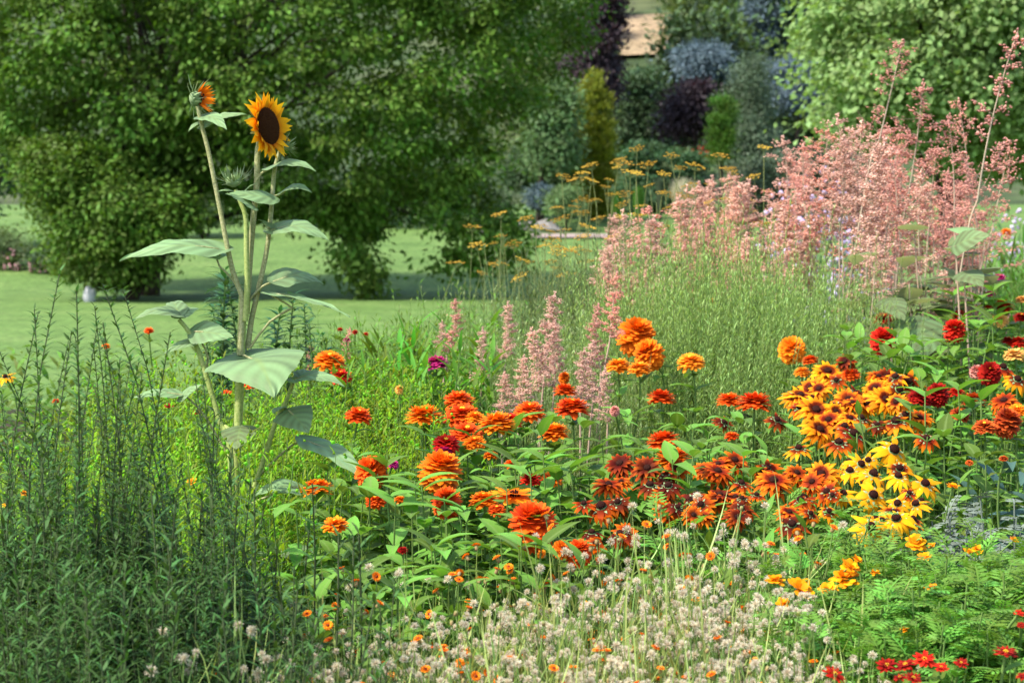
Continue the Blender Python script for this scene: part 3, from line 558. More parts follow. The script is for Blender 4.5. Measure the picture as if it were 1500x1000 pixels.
KIN = {   # kind: (name, category, head maker keys, eye)
 'globe': 'zinnia', 'flat': 'zinnia', 'open': 'zinnia', 'sus': 'rudbeckia', 'sus2': 'rudbeckia', 'mar': 'marigold', 'bud': 'flower_bud', 'dah': 'dahlia', 'red': 'dahlia'}
UNIT = 1.0
def flower(px, py, wpx, form, colr, label, dd=0.0, tilt=None, az=None, leaves=None, dist=None, group=None, dim=None):
    """one flower on its own stem, standing in the soil: stem, foliage, flower head (> eye, calyx)"""
    rng = np.random.default_rng(int(px * 7919 + py * 104729) % 2 ** 31)
    d = dist if dist else dz(py) + dd + rng.uniform(-.06, .06)
    p = at(px, py, d); rr = wpx * d / FPX / 2 * {'zinnia': 1.24, 'rudbeckia': 1.46, 'marigold': 1.15}.get(KIN[form], 1.1)
    tl = rad(tilt if tilt is not None else rng.uniform(8, 30)); a = az if az is not None else rng.uniform(-2.6, -.5)    # faces a little towards the light / the camera
    nv = np.array([math.cos(a) * math.sin(tl), math.sin(a) * math.sin(tl), math.cos(tl)])
    far = wpx < 17
    lean = np.array([rng.uniform(-.09, .09), rng.uniform(-.02, .10)])
    b = np.array([p[0] + lean[0], p[1] + lean[1], 0]); b[2] = gz(b[1]) - .01
    nm = KIN[form]; cat = 'flower'
    root = thing(nm, label, cat, b, group or {'zinnia': 'zinnias in the border', 'rudbeckia': 'rudbeckias in the border', 'marigold': 'orange marigolds', 'dahlia': 'dahlias in the border', 'flower_bud': 'fading heads'}[nm])
    rr_h = rr
    q = p - nv * rr * .12; h = q[2] - b[2]
    pts = smooth_path([b, b + (q - b) * [.25, .25, .45] , q - nv * h * .16, q], 10)
    sm = MB(); tube(sm, pts, np.linspace(.0034, .0028, 10) if nm != 'marigold' else .0018, sides=6); sm.build('stem', 'stem', root, off=b)
    nl = leaves if leaves is not None else {'zinnia': 10, 'rudbeckia': 7, 'marigold': 0, 'dahlia': 8, 'flower_bud': 4}[nm]
    if nl:
        fm = MB(); u = np.repeat(np.linspace(.42, .86, max(1, nl // 2)), 2)[:nl]; m = len(u)
        pos = np.stack([np.interp(u * 9, np.arange(10), pts[:, k]) for k in range(3)], 1); az_ = rng.uniform(0, 6) + (np.arange(m) // 2) * 1.57 + (np.arange(m) % 2) * math.pi; e = rng.uniform(.2, .8, m)
        D = np.stack([np.cos(az_) * np.cos(e), np.sin(az_) * np.cos(e), np.sin(e)], 1); N = np.stack([-np.cos(az_) * np.sin(e), -np.sin(az_) * np.sin(e), np.cos(e)], 1)
        LL = rng.uniform(.06, .105, m) * (1.15 - .5 * (u - .4)) * (1 if nm == 'zinnia' else .85)
        blades(fm, pos, D, N, LL, LL * (.42 if nm == 'zinnia' else .3), droop=rng.uniform(.3, 1.2, m), fold=.25, prof='ovate' if nm == 'zinnia' else 'lance', nseg=5, cols=3, rng=rng)
        fm.build('foliage', 'zinnia_leaf' if nm == 'zinnia' else 'rud_leaf', root, off=b)
    v = int(rng.integers(0, 3))
    if form in ('globe', 'flat', 'open'): hm = hmesh((form, v), lambda: head_zinnia(UNIT, form, 100 + v), colr); em = hmesh(('eye', form), lambda: eye_zinnia(UNIT, form), 'zinnia_eye' if form != 'open' else 'cone')
    elif form == 'dah': hm = hmesh((form, v), lambda: head_zinnia(UNIT, 'flat', 140 + v), colr); em = None
    elif form == 'red': hm = hmesh((form, v), lambda: head_zinnia(UNIT, 'open', 150 + v), colr); em = hmesh(('eye', 'open'), lambda: eye_zinnia(UNIT, 'open'), 'zinnia_eye')
    elif form == 'sus': hm = hmesh((form, v), lambda: head_ray(UNIT, (14, 13, 15)[v], 1, (1.1, .7, 1.35)[v], 200 + v, .30), colr); em = hmesh('cone', lambda: eye_cone(UNIT), 'cone')
    elif form == 'sus2': hm = hmesh((form, v), lambda: head_ray(UNIT, 16, 3, 1.0, 220 + v, .27), colr); em = hmesh('cone2', lambda: eye_cone(UNIT, .16), 'cone')
    elif form == 'mar': hm = hmesh((form, v), lambda: head_marigold(UNIT, 240 + v), colr); em = None
    else: hm = hmesh((form, v), lambda: head_zinnia(UNIT, 'globe', 160 + v), colr); em = None
    mtx = Vector(nv).to_track_quat('Z', 'Y').to_matrix().to_4x4() @ Matrix.Rotation(rng.uniform(0, 6.28), 4, 'Z')
    ho = bpy.data.objects.new('flower_head', hm); COL.objects.link(ho); ho.parent = root
    sx = rr; szq = dim if dim else 1.0
    ho.matrix_basis = Matrix.Translation(Vector(p - b)) @ mtx @ Matrix.Diagonal((sx, sx, sx * szq, 1))
    if em is not None and not far: eo = bpy.data.objects.new('eye', em); COL.objects.link(eo); eo.parent = ho
    if not far: co = bpy.data.objects.new('calyx', hmesh('calyx', lambda: sepals(UNIT), 'bract')); COL.objects.link(co); co.parent = ho
    return root

O, LO, RO, SC, CR, MG = 'orange', 'light_orange', 'red_orange', 'scarlet', 'crimson', 'magenta'
ZIN = [
 (483, 531, 42, 'flat', O, 'orange zinnia seen edge-on beside the big drooping sunflower leaf'),
 (499, 553, 30, 'flat', SC, 'red zinnia tucked under the orange one beside the big sunflower leaf'),
 (366, 565, 20, 'flat', RO, 'small red-orange zinnia peeping out behind the sunflower stem, below the big leaf'),
 (332, 575, 13, 'open', RO, 'tiny rusty red flower left of the sunflower stem above the lime foliage'),
 (288, 604, 11, 'open', CR, 'tiny dark red flower by the lowest left branch of the sunflower'),
 (247, 595, 13, 'open', CR, 'dark red small flower under the bluish leaf left of the sunflower'),
 (218, 485, 13, 'flat', RO, 'small lone red-orange flower standing against the lawn, left of the sunflower'),
 (155, 508, 12, 'flat', O, 'small orange flower behind the tall dark shoots near the lawn'),
 (8, 552, 24, 'sus', 'yellow_clear', 'yellow-orange flower at the left edge level with the dark shoots'),
 (82, 588, 11, 'flat', RO, 'tiny orange dot of a flower deep among the dark shoots'),
 (12, 737, 14, 'sus', 'yellow_clear', 'small yellow flower at the left edge, lower than the yellow-orange one'),
 (36, 722, 12, 'mar', 'marigold', 'small yellow-orange bloom among dark shoots near the left edge'),
 (281, 705, 15, 'mar', 'marigold', 'small orange bloom on a dark stalk in the middle of the shoots'),
 (525, 611, 36, 'flat', RO, 'red-orange zinnia seen edge-on alone over the lime green foliage'),
 (621, 612, 50, 'flat', O, 'broad orange zinnia left of the stacked pair, a large leaf hanging below'),
 (672, 588, 40, 'flat', RO, 'red-orange flat zinnia, the top of the stacked pair'),
 (677, 611, 48, 'flat', RO, 'red-orange zinnia, lower and bigger of the stacked pair'),
 (696, 613, 26, 'flat', O, 'orange zinnia half hidden at the right behind the stacked pair'),
 (684, 637, 44, 'flat', RO, 'red-orange zinnia right under the stacked pair'),
 (695, 650, 30, 'flat', O, 'small orange zinnia below the stack, nearly hidden'),
 (727, 623, 50, 'flat', O, 'wide orange zinnia just right of the stacked ones'),
 (748, 618, 32, 'flat', SC, 'red zinnia partly behind the wide orange one'),
 (775, 604, 40, 'flat', RO, 'red-orange zinnia with yellowish crown on a straight pale stem'),
 (811, 636, 42, 'flat', O, 'flat bright orange zinnia alone above the mid foliage'),
 (828, 574, 32, 'flat', RO, 'small red-orange zinnia right in front of the pink spires'),
 (838, 600, 46, 'flat', RO, 'double red-orange zinnia under the small one before the pink spires'),
 (930, 500, 52, 'globe', O, 'large orange zinnia on the tallest stem of the group of four'),
 (953, 525, 42, 'globe', O, 'deep orange zinnia to the right in the group of four'),
 (906, 538, 34, 'flat', LO, 'pale orange zinnia on the left of the group of four'),
 (937, 542, 32, 'flat', LO, 'pale orange zinnia lowest in the middle of the group of four'),
 (969, 585, 38, 'flat', RO, 'red-orange zinnia under the group of four'),
 (972, 648, 44, 'flat', RO, 'red-orange zinnia above the dark rust rudbeckias'),
 (986, 674, 48, 'flat', O, 'large orange zinnia overlapping the dark rust rudbeckias'),
 (653, 652, 36, 'flat', SC, 'scarlet zinnia with a magenta bloom under it'),
 (650, 663, 24, 'flat', MG, 'small magenta-purple bloom hidden under the scarlet zinnia'),
 (639, 534, 34, 'flat', MG, 'flat magenta zinnia on a tall stem before the strap-leaved clump'),
 (575, 680, 17, 'flat', MG, 'small hot pink flower by the zinnia under the bluish leaf tip'),
 (546, 697, 44, 'globe', RO, 'full red-orange zinnia touched by the tip of the long bluish leaf'),
 (464, 717, 42, 'flat', O, 'orange-red zinnia beside the low bluish sunflower leaf'),
 (491, 771, 34, 'flat', O, 'ragged orange zinnia in shade above the big arching leaf'),
 (643, 701, 60, 'globe', O, 'big globe-shaped orange zinnia, second largest of all'),
 (551, 734, 28, 'flat', RO, 'thin red-orange zinnia edge-on under the full red-orange one'),
 (586, 733, 18, 'flat', O, 'small orange zinnia half hidden by leaves left of the globe'),
 (655, 743, 42, 'globe', RO, 'red-orange zinnia tilted left just below the big globe'),
 (719, 668, 20, 'flat', O, 'small orange zinnia far back between the stems'),
 (749, 681, 20, 'flat', RO, 'small red-orange zinnia right of the back small one'),
 (753, 727, 58, 'open', O, 'open single orange zinnia with a brown raised centre'),
 (709, 735, 40, 'flat', O, 'orange zinnia left of the open single one'),
 (728, 748, 24, 'flat', RO, 'small red-orange zinnia under the open single one'),
 (778, 704, 30, 'flat', SC, 'scarlet zinnia paired with an orange one right of the open single'),
 (808, 703, 28, 'flat', O, 'orange zinnia paired with the scarlet one'),
 (780, 781, 67, 'globe', RO, 'the largest zinnia, a huge red-orange globe above the seed heads'),
 (822, 807, 26, 'globe', O, 'narrow orange zinnia left of the red one at the meadow edge'),
 (848, 816, 38, 'globe', RO, 'red-orange zinnia touching the seed heads of the meadow'),
 (590, 806, 14, 'flat', CR, 'small dark red flower among leaves left of the biggest zinnia'),
 (1039, 457, 31, 'globe', O, 'lone orange zinnia standing tall before the feathery green shrub'),
 (1012, 532, 36, 'flat', LO, 'flat orange-yellow zinnia below the lone tall one'),
 (1160, 517, 37, 'globe', O, 'orange zinnia above the yellow rudbeckias, before the feathery shrub'),
 (1187, 529, 23, 'flat', RO, 'small red-orange zinnia right of the one before the shrub'),
 (1175, 546, 22, 'flat', LO, 'pale orange small zinnia under the one before the shrub'),
 (1246, 550, 26, 'flat', RO, 'coral red zinnia wedged between two yellow rudbeckias'),
 (1068, 588, 34, 'flat', RO, 'red-orange zinnia left of the big coral one over the foliage'),
 (1105, 593, 48, 'flat', RO, 'large coral-orange zinnia facing forward over the foliage'),
 (1072, 640, 20, 'flat', RO, 'small red-orange flower under the coral-orange zinnia'),
 (1294, 505, 37, 'globe', SC, 'large round red zinnia below the two flat red ones'),
 (1294, 469, 26, 'flat', CR, 'flat dark red zinnia above the large round red one'),
 (1310, 447, 19, 'flat', SC, 'small flat red zinnia, topmost of the red trio'),
 (1398, 490, 32, 'globe', SC, 'round bright red zinnia alone beside the big pale leaf'),
 (1405, 462, 20, 'flat', SC, 'small red zinnia above the round red one'),
 (1469, 451, 30, 'flat', SC, 'flat crimson-red zinnia above a peach bloom near the right edge'),
 (1447, 449, 14, 'flat', SC, 'tiny red zinnia beside the flat one near the right edge'),
 (1496, 466, 20, 'flat', CR, 'dark red zinnia cut by the right edge'),
 (1490, 503, 26, 'flat', SC, 'red zinnia over a large peach bloom at the right edge'),
 (1476, 500, 18, 'flat', CR, 'dark red small zinnia left of the one at the right edge'),
 (1421, 417, 14, 'flat', MG, 'magenta flower, leftmost of the far magenta ones at right'),
 (1450, 432, 15, 'flat', MG, 'magenta flower, lowest of the far ones at right'),
 (1464, 408, 17, 'flat', MG, 'magenta flower, topmost of the far ones at right'),
 (1442, 415, 11, 'flat', 'rose', 'tiny rose flower among the far magenta ones'),
 (1474, 341, 15, 'flat', O, 'lone far orange zinnia against the shaded lawn at right'),
 (1347, 584, 32, 'flat', CR, 'dark crimson zinnia right of the yellow rudbeckias'),
 (1374, 583, 32, 'globe', CR, 'crimson zinnia, second in the dark pair'),
 (1401, 576, 22, 'flat', SC, 'red zinnia right of the dark crimson pair'),
 (1449, 551, 32, 'globe', CR, 'crimson zinnia beside the rust rudbeckia near the right edge'),
 (1427, 588, 34, 'flat', 'brick', 'brick-orange zinnia above the brownish ones at right'),
 (1406, 608, 26, 'flat', 'brick', 'small brownish red zinnia under the brick-orange one'),
 (1474, 625, 40, 'globe', 'brick', 'large brick-red zinnia near the right edge'),
 (1442, 627, 30, 'flat', 'brick', 'dull dark red zinnia left of the large brick-red one'),
 (1471, 588, 40, 'sus2', 'rust', 'rust-coloured double rudbeckia above the brick-red zinnia'),
 (1490, 602, 24, 'flat', O, 'orange zinnia by the right edge over the brick-red one'),
 (498, 483, 9, 'flat', SC, 'tiny far red flower, first of the specks before the lawn'),
 (520, 487, 9, 'flat', CR, 'tiny far dark red flower among specks before the lawn'),
 (508, 498, 10, 'flat', MG, 'tiny far magenta-red flower lowest of the specks'),
 (536, 490, 9, 'flat', SC, 'tiny far red flower at the right of the specks'),
 (606, 498, 10, 'flat', CR, 'dark red speck of a flower over the strap-leaved clump'),
 (1420, 678, 12, 'dah', 'brick', 'dim brick-red bloom in the shade by the blue-green leaves'),
 (1470, 672, 14, 'dah', 'brick', 'second dim brick-red bloom near the blue-green leaves'),
 (585, 573, 14, 'bud', 'peach', 'faded yellowish flower bud on a bare stem over lime foliage'),
 (901, 604, 16, 'bud', 'rose', 'faded pinkish flower bud left of the zinnia foliage top'),
 (826, 556, 18, 'bud', 'rust', 'dark dried flower head in front of the pink spires'),
 (1486, 521, 32, 'dah', 'peach', 'large peach dahlia at the right edge under red zinnias'),
 (1464, 470, 27, 'dah', 'peach', 'pale peach dahlia under the flat crimson-red zinnia'),
 (1497, 440, 20, 'dah', 'peach', 'pale peach dahlia high at the right edge'),
 (1430, 548, 22, 'bud', 'rose', 'faded pink-brown flower left of the crimson zinnia'),
]
Y, YB, OB, RU, MH = 'yellow_clear', 'yellow_brown', 'orange_brown', 'rust', 'mahogany'
RUD = [
 (1212, 545, 44, 'sus2', YB, 'yellow and brown rudbeckia, topmost on the left of the bright group'),
 (1167, 580, 38, 'sus', YB, 'yellow-brown rudbeckia at the left end of the bright group'),
 (1200, 570, 32, 'sus2', YB, 'yellow-brown rudbeckia between the top and the left one'),
 (1195, 601, 48, 'sus2', YB, 'golden rudbeckia with dark streaks, below the left end one'),
 (1243, 586, 42, 'sus2', OB, 'orange-yellow rudbeckia in the middle of the bright group'),
 (1261, 613, 36, 'sus', YB, 'small golden rudbeckia in the middle, under the orange-yellow one'),
 (1200, 630, 46, 'sus2', YB, 'golden rudbeckia below the streaky one'),
 (1250, 636, 46, 'sus', OB, 'orange rudbeckia with drooping petals in the middle bottom'),
 (1330, 559, 42, 'sus', YB, 'golden rudbeckia at the top right of the bright group'),
 (1297, 586, 44, 'sus2', YB, 'yellow rudbeckia with brown heart left of the crimson pair'),
 (1313, 618, 46, 'sus', YB, 'yellow rudbeckia with big dark centre facing up, right side'),
 (1347, 613, 38, 'sus2', OB, 'amber rudbeckia at the right end of the bright group'),
 (1357, 642, 34, 'sus', OB, 'amber rudbeckia hanging below the right end one'),
 (1309, 659, 52, 'sus', Y, 'clear yellow rudbeckia on top of the yellow column'),
 (1170, 657, 36, 'sus', YB, 'golden rudbeckia low at the left of the bright group'),
 (1224, 603, 30, 'sus2', YB, 'golden rudbeckia squeezed between two larger ones'),
 (1182, 566, 24, 'sus', OB, 'small amber rudbeckia behind the left end'),
 (1292, 567, 30, 'sus', OB, 'amber rudbeckia behind the top right one'),
 (1238, 530, 28, 'sus2', MH, 'dark red rudbeckia behind the topmost yellow-brown one'),
 (1297, 552, 28, 'sus2', MH, 'dark red rudbeckia left of the top right golden one'),
 (1252, 575, 24, 'sus', MH, 'near-black red rudbeckia among the golden ones'),
 (1275, 590, 28, 'sus', MH, 'near-black red rudbeckia right of the middle'),
 (1225, 557, 26, 'sus', RU, 'rusty rudbeckia under the topmost yellow-brown one'),
 (1285, 622, 26, 'sus', MH, 'dark rudbeckia in the shaded heart of the bright group'),
 (1245, 690, 38, 'sus', Y, 'clear yellow rudbeckia, left one of the yellow column top row'),
 (1279, 695, 46, 'sus', Y, 'clear yellow rudbeckia in the middle of the yellow column'),
 (1316, 698, 38, 'sus', Y, 'clear yellow rudbeckia right of the middle of the yellow column'),
 (1355, 709, 44, 'sus', Y, 'clear yellow rudbeckia with hanging petals at the right of the column'),
 (1279, 725, 46, 'sus', Y, 'clear yellow rudbeckia second row, seen full face'),
 (1315, 737, 36, 'sus', Y, 'clear yellow rudbeckia partly hidden in the second row'),
 (1313, 759, 46, 'sus', Y, 'clear yellow rudbeckia, lowest but one in the column'),
 (1275, 772, 50, 'sus', Y, 'clear yellow rudbeckia, lowest of all, star-shaped'),
 (1350, 733, 26, 'sus', OB, 'orange rudbeckia under the right hanging yellow one'),
 (1332, 722, 24, 'sus', OB, 'small orange rudbeckia between yellow ones'),
 (1051, 692, 46, 'sus2', RU, 'rusty orange rudbeckia at the left of the long rust row'),
 (1076, 675, 40, 'sus2', RU, 'rusty rudbeckia raised behind the left of the rust row'),
 (1086, 708, 32, 'sus', OB, 'orange rudbeckia low in the rust row'),
 (1133, 705, 50, 'sus2', OB, 'large orange double rudbeckia in the rust row'),
 (1167, 693, 34, 'sus2', RU, 'dark rust rudbeckia right of the large orange double'),
 (1204, 695, 46, 'sus2', YB, 'yellow rudbeckia with rust heart at the right of the row'),
 (1190, 706, 34, 'sus2', RU, 'rust rudbeckia under the yellow and rust one'),
 (1177, 731, 44, 'sus', RU, 'rust rudbeckia with drooping petals below the row'),
 (1156, 751, 34, 'sus2', OB, 'orange-rust rudbeckia above the dark lowest one'),
 (1160, 768, 42, 'sus', MH, 'dark mahogany rudbeckia low over the seed heads'),
 (1187, 752, 26, 'sus', OB, 'orange-yellow small rudbeckia beside the dark low one'),
 (1214, 749, 28, 'sus', YB, 'yellow rudbeckia with hanging petals left of the yellow column'),
 (1219, 725, 24, 'sus', OB, 'orange rudbeckia above the hanging yellow one'),
 (1027, 739, 34, 'sus', RU, 'rust rudbeckia under the left of the rust row'),
 (1018, 724, 24, 'sus', MH, 'dark rudbeckia above the rust one on the left'),
 (1087, 730, 26, 'sus', MH, 'dark mahogany rudbeckia under the rust row'),
 (1085, 755, 24, 'sus', MH, 'dark mahogany rudbeckia lower still under the row'),
 (1117, 690, 26, 'sus', RU, 'small rust rudbeckia between double orange and left ones'),
 (1108, 725, 26, 'sus', OB, 'small orange rudbeckia under the large double'),
 (908, 680, 42, 'sus2', MH, 'dark red rudbeckia with black centre, first of the dark group'),
 (948, 686, 40, 'sus2', MH, 'dark red rudbeckia, second of the dark group, by the zinnia'),
 (891, 711, 42, 'sus2', RU, 'rust rudbeckia with black centre under the first dark one'),
 (881, 742, 48, 'sus', RU, 'star-shaped rust rudbeckia facing out, lower left of dark group'),
 (855, 738, 28, 'sus', RU, 'small rust rudbeckia left of the star-shaped one'),
 (952, 711, 38, 'sus', MH, 'dark red rudbeckia in the second row of the dark group'),
 (979, 712, 38, 'sus', MH, 'dark red rudbeckia right in the second row'),
 (990, 686, 34, 'sus2', RU, 'rust rudbeckia below the large orange zinnia'),
 (867, 780, 34, 'sus', MH, 'dark rudbeckia right of the biggest zinnia'),
 (908, 782, 36, 'sus', MH, 'dark rudbeckia low in shade over the seed heads'),
 (992, 743, 28, 'sus', MH, 'dark small rudbeckia on the right of the dark group'),
 (872, 796, 26, 'sus', RU, 'rust rudbeckia at the meadow edge beside the red-orange zinnia'),
 (1060, 618, 24, 'sus', MH, 'dark red rudbeckia in the foliage below the red-orange zinnia'),
 (1138, 615, 30, 'sus', MH, 'dark red rudbeckia left of the golden ones'),
 (1469, 538, 36, 'sus', OB, 'orange rudbeckia with dark ring, near the right edge'),
 (1490, 556, 36, 'sus', YB, 'yellow rudbeckia with brown ring cut by the right edge'),
]
MAR = [
 (1136, 849, 28, 'mar', 'orange marigold at the meadow edge, left of the ruffled pair'), (1172, 861, 36, 'mar', 'ruffled orange marigold facing out over the seed heads'),
 (1213, 862, 26, 'mar', 'square-looking orange marigold right of the ruffled one'), (1245, 829, 28, 'mar', 'orange marigold on top of the flat wide one'),
 (1238, 846, 42, 'mar', 'wide flat orange marigold, the largest of them'), (1342, 794, 30, 'mar', 'flat yellow-orange marigold under the yellow rudbeckias'),
 (1355, 815, 20, 'mar', 'small orange marigold below the flat yellow-orange one'), (1418, 806, 13, 'mar', 'tiny orange marigold, left in the pair on the ferny mound'),
 (1432, 804, 19, 'mar', 'yellow-orange marigold, right in the pair on the ferny mound'), (1486, 791, 14, 'mar', 'small round orange marigold near the right edge'),
 (1396, 712, 18, 'mar', 'peach-orange round bloom beside the silver foliage'), (1365, 860, 20, 'mar', 'yellow-orange marigold in the middle of the ferny mound'),
 (1326, 921, 13, 'mar', 'tiny bright orange marigold low in the ferny foliage'), (1256, 819, 16, 'mar', 'reddish orange marigold bud above the wide one'),
 (1147, 883, 20, 'mar', 'orange marigold among white seed heads'), (1308, 792, 12, 'mar', 'tiny orange bloom left of the flat yellow-orange marigold'),
 (1364, 798, 12, 'mar', 'tiny dull orange bud right of the flat yellow-orange marigold'), (1282, 838, 14, 'mar', 'half-hidden orange marigold right of the wide one'),
]
_r = np.random.default_rng(404)
for _i in range(18):
    RUD.append((_r.uniform(1165, 1355), _r.uniform(550, 650), _r.uniform(30, 42), ['sus', 'sus2'][_i % 2], [YB, YB, OB][_i % 3], 'golden rudbeckia with brown heart, crowded among its like in the bright group'))
for _i in range(11):
    RUD.append((_r.uniform(1225, 1345), _r.uniform(670, 770), _r.uniform(30, 38), 'sus', [Y, Y, YB][_i % 3], 'yellow rudbeckia crowded behind the others of the yellow column'))
for _i in range(16):
    _x = _r.uniform(1000, 1225); RUD.append((_x, _r.uniform(672, 768), _r.uniform(26, 40), ['sus', 'sus2'][_i % 2], [RU, OB, MH][_i % 3], 'rust rudbeckia, one of many crowded in the rust drift'))
for _i in range(8):
    RUD.append((_r.uniform(862, 1000), _r.uniform(690, 790), _r.uniform(26, 38), ['sus', 'sus2'][_i % 2], [MH, RU][_i % 2], 'dark red-brown rudbeckia crowded in the dark drift by the big zinnias'))
REDS = [
 (1222, 988, 34, 'bright red dahlia at the bottom edge, facing up'), (1299, 975, 30, 'dark red flat bloom, left in the bottom row'), (1327, 974, 30, 'dark red flat bloom, second in the bottom row'),
 (1354, 966, 32, 'dark red flat bloom, highest in the bottom row'), (1318, 992, 18, 'red bloom at the bottom edge under the row'), (1338, 993, 24, 'red bloom at the bottom edge, right of the other'),
 (1379, 977, 20, 'small dull red bloom right in the bottom row'), (1408, 971, 20, 'small crimson bloom, far right in the bottom row'), (1473, 956, 34, 'red bloom on a long stem near the right corner'),
 (1493, 898, 16, 'small crimson bloom at the right edge, upper one'), (1496, 915, 13, 'small crimson bloom at the right edge, lower one'), (1497, 990, 16, 'crimson bloom in the bottom right corner'),
]
for px, py, wp, fm, c, lab in ZIN: flower(px, py, wp, fm, c, lab, tilt={'globe': R_.uniform(10, 45), 'flat': R_.uniform(-10, 24), 'open': 12}.get(fm), az=R_.uniform(-2.2, -.9))
for px, py, wp, fm, c, lab in RUD: flower(px, py, wp, fm, c, lab, tilt=R_.uniform(15, 55), az=R_.uniform(-2.2, -.9))
for px, py, wp, fm, lab in MAR: flower(px, py, wp, fm, 'marigold', lab, dd=-.05, tilt=R_.uniform(10, 40))
for i, (px, py, wp, lab) in enumerate(REDS): flower(px, py, wp, 'red', SC if i % 3 == 0 else CR, lab, dd=-.12, tilt=R_.uniform(5, 30), leaves=4)

# ------------------------------------------------------------------ the sunflower
SD = 5.0
def sp(pts, dd=0.0, n=16): return smooth_path([at(x, y, SD + (e[0] if e else dd)) for x, y, *e in pts], n)
sb = at(347, 700, SD); sb = np.array([sb[0], sb[1], gz(sb[1])])
SF = thing('sunflower', 'tall branching sunflower with one open orange-yellow head, standing left in the border', 'sunflower', sb)
def sstem(pts, r0, r1, mat='sun_stem', dd=0.0, ground=False):
    P_ = [at(x, y, SD + dd) for x, y in pts]
    if ground: P_ = [sb - [0, 0, .02]] + P_
    mb = MB(); tube(mb, smooth_path(P_, 20), r0, r1, 10); return mb.build('stem', mat, SF, off=sb)
sstem([(347, 690), (349, 620), (352, 540), (354, 480), (356, 428)], 0.0118, .0105, ground=True)
sstem([(352, 520), (354, 470), (355, 436), (340, 394), (322, 305), (306, 225), (297, 190), (289, 156)], .0078, .0048, 'sun_stem_brown', -.012)
sstem([(359, 470), (362, 420), (361, 370), (360, 320), (352, 296), (345, 278)], .008, .005, dd=-.014)
sstem([(361, 460), (366, 380), (371, 320), (376, 270), (377, 225), (382, 200)], .008, .0072, 'sun_stem_brown', .006)
sstem([(363, 510), (368, 470), (377, 430), (391, 365), (398, 300), (402, 250), (410, 222)], .0075, .005, 'sun_stem_brown', .012)
sstem([(338, 670), (326, 630), (308, 570), (291, 515), (276, 485), (262, 468)], .0085, .005, 'sun_stem', -.03, ground=True)
sstem([(372, 715), (388, 668), (405, 615), (419, 588), (428, 562)], .0072, .0045, 'sun_stem', -.04)
def hair(P_, n, rng):
    pass
def leafprof(u): return 1.12 * np.clip(u / .16, 0, 1) ** .5 * np.clip(1 - np.clip((u - .12) / .88, 0, 1) ** 1.55, 0, 1) ** .95
def big_leaf(base, tip, wpx, dtip=0.0, dbase=0.0, n=(0, -.35, 1), arch=.12, fold=.15, stalk=None, seed=0, mat='sun_leaf', sd=None, parent=None, off=None, ripple=.018, lobe=.16):
    rng = np.random.default_rng(seed); d0 = sd or SD
    b, t = at(*base, d0 + dbase), at(*tip, d0 + dtip); ax = t - b; L = np.linalg.norm(ax); ax = ax / L; n = np.asarray(n, float); S = nrm(np.cross(ax, n)); n = np.cross(S, ax); W = wpx * d0 / FPX
    U = np.linspace(0, 1, 31); Sg = np.linspace(-1, 1, 13); u, s = np.meshgrid(U, Sg, indexing='ij')
    c = b + ax * (u * L)[..., None] + n * (4 * u * (1 - u) * arch * L)[..., None]
    hw = .5 * W * leafprof(u) / 1.12; hw = np.maximum(hw, .0006)
    back = -lobe * L * np.abs(s) ** 1.5 * np.exp(-(u / .12))                                   # heart-shaped lobes reach behind the stalk
    jag = 1 + .05 * np.where((np.arange(31) % 2)[:, None] == 0, 1, -1) * (np.abs(s) > .9)
    V = c + S * (s * hw * jag)[..., None] + n * (np.abs(s) * hw * fold - .12 * hw * s * s + ripple * L * .6 * np.sin(s * 6 + u * 14 + seed) * np.abs(s) + ripple * L * .3 * np.cos(u * 30 - np.abs(s) * 9))[..., None] + ax * back[..., None]
    A = np.zeros(V.shape); A[..., 0] = u; A[..., 1] = .5 + .32 * np.sin(u * 30 - np.abs(s) * 9) + .15 * np.sin(u * 9 + seed + s * 3); A[..., 2] = np.minimum(np.abs(s) * 2.2, 1)
    idx = np.arange(31 * 13).reshape(31, 13); q = np.stack([idx[:-1, :-1], idx[:-1, 1:], idx[1:, 1:], idx[1:, :-1]], -1)
    mb = MB(); mb.add(V, q=q, a=A); o = mb.build('leaf', mat, parent or SF, off=sb if off is None else off)
    md = o.modifiers.new('thick', 'SUBSURF'); md.levels = 1; md.render_levels = 1
    if stalk:
        pm = MB(); P_ = [at(*q_, d0 + dbase * (k + 1) / (len(stalk) + 1)) for k, q_ in enumerate(stalk)] + [b, b + ax * L * .25 + n * arch * L * .72]
        tube(pm, smooth_path(P_, 10), .0035, .0022, 6); pm.build('petiole', 'sun_stem_brown', o, off=sb if off is None else off)
    return o
big_leaf((322, 366), (175, 382), 60, -.10, -.02, (0.1, -.45, 1), .10, .05, [(354, 432), (340, 408), (318, 385)], 1)
big_leaf((300, 375), (337, 372), 40, .04, -.04, (0, -.5, 1), .05, .05, None, 2)
big_leaf((394, 248), (463, 251), 44, -.05, 0, (0, -.35, 1), .16, .1, [(374, 268), (383, 254)], 3)
big_leaf((412, 284), (457, 282), 36, -.03, 0, (0, -.4, 1), .22, .1, [(399, 288)], 4)
big_leaf((400, 290), (330, 284), 46, -.08, -.02, (0, -.6, 1), .02, .05, None, 5)
big_leaf((372, 303), (332, 282), 30, -.14, -.06, (.2, -.7, 1), .0, .1, None, 6)
big_leaf((398, 338), (482, 353), 56, -.05, 0, (.1, -.5, 1), .16, .12, [(392, 350)], 7)
big_leaf((400, 336), (378, 322), 24, -.05, 0, (-.2, -.5, 1), .1, .12, None, 8)
big_leaf((402, 412), (474, 416), 60, .06, .0, (0, -.5, 1), .16, .1, [(366, 438), (384, 420)], 9)
big_leaf((396, 431), (513, 464), 40, -.08, .0, (.15, -.12, 1), .06, .12, [(366, 510), (392, 474), (420, 455), (428, 450)], 10, mat='sun_leaf')
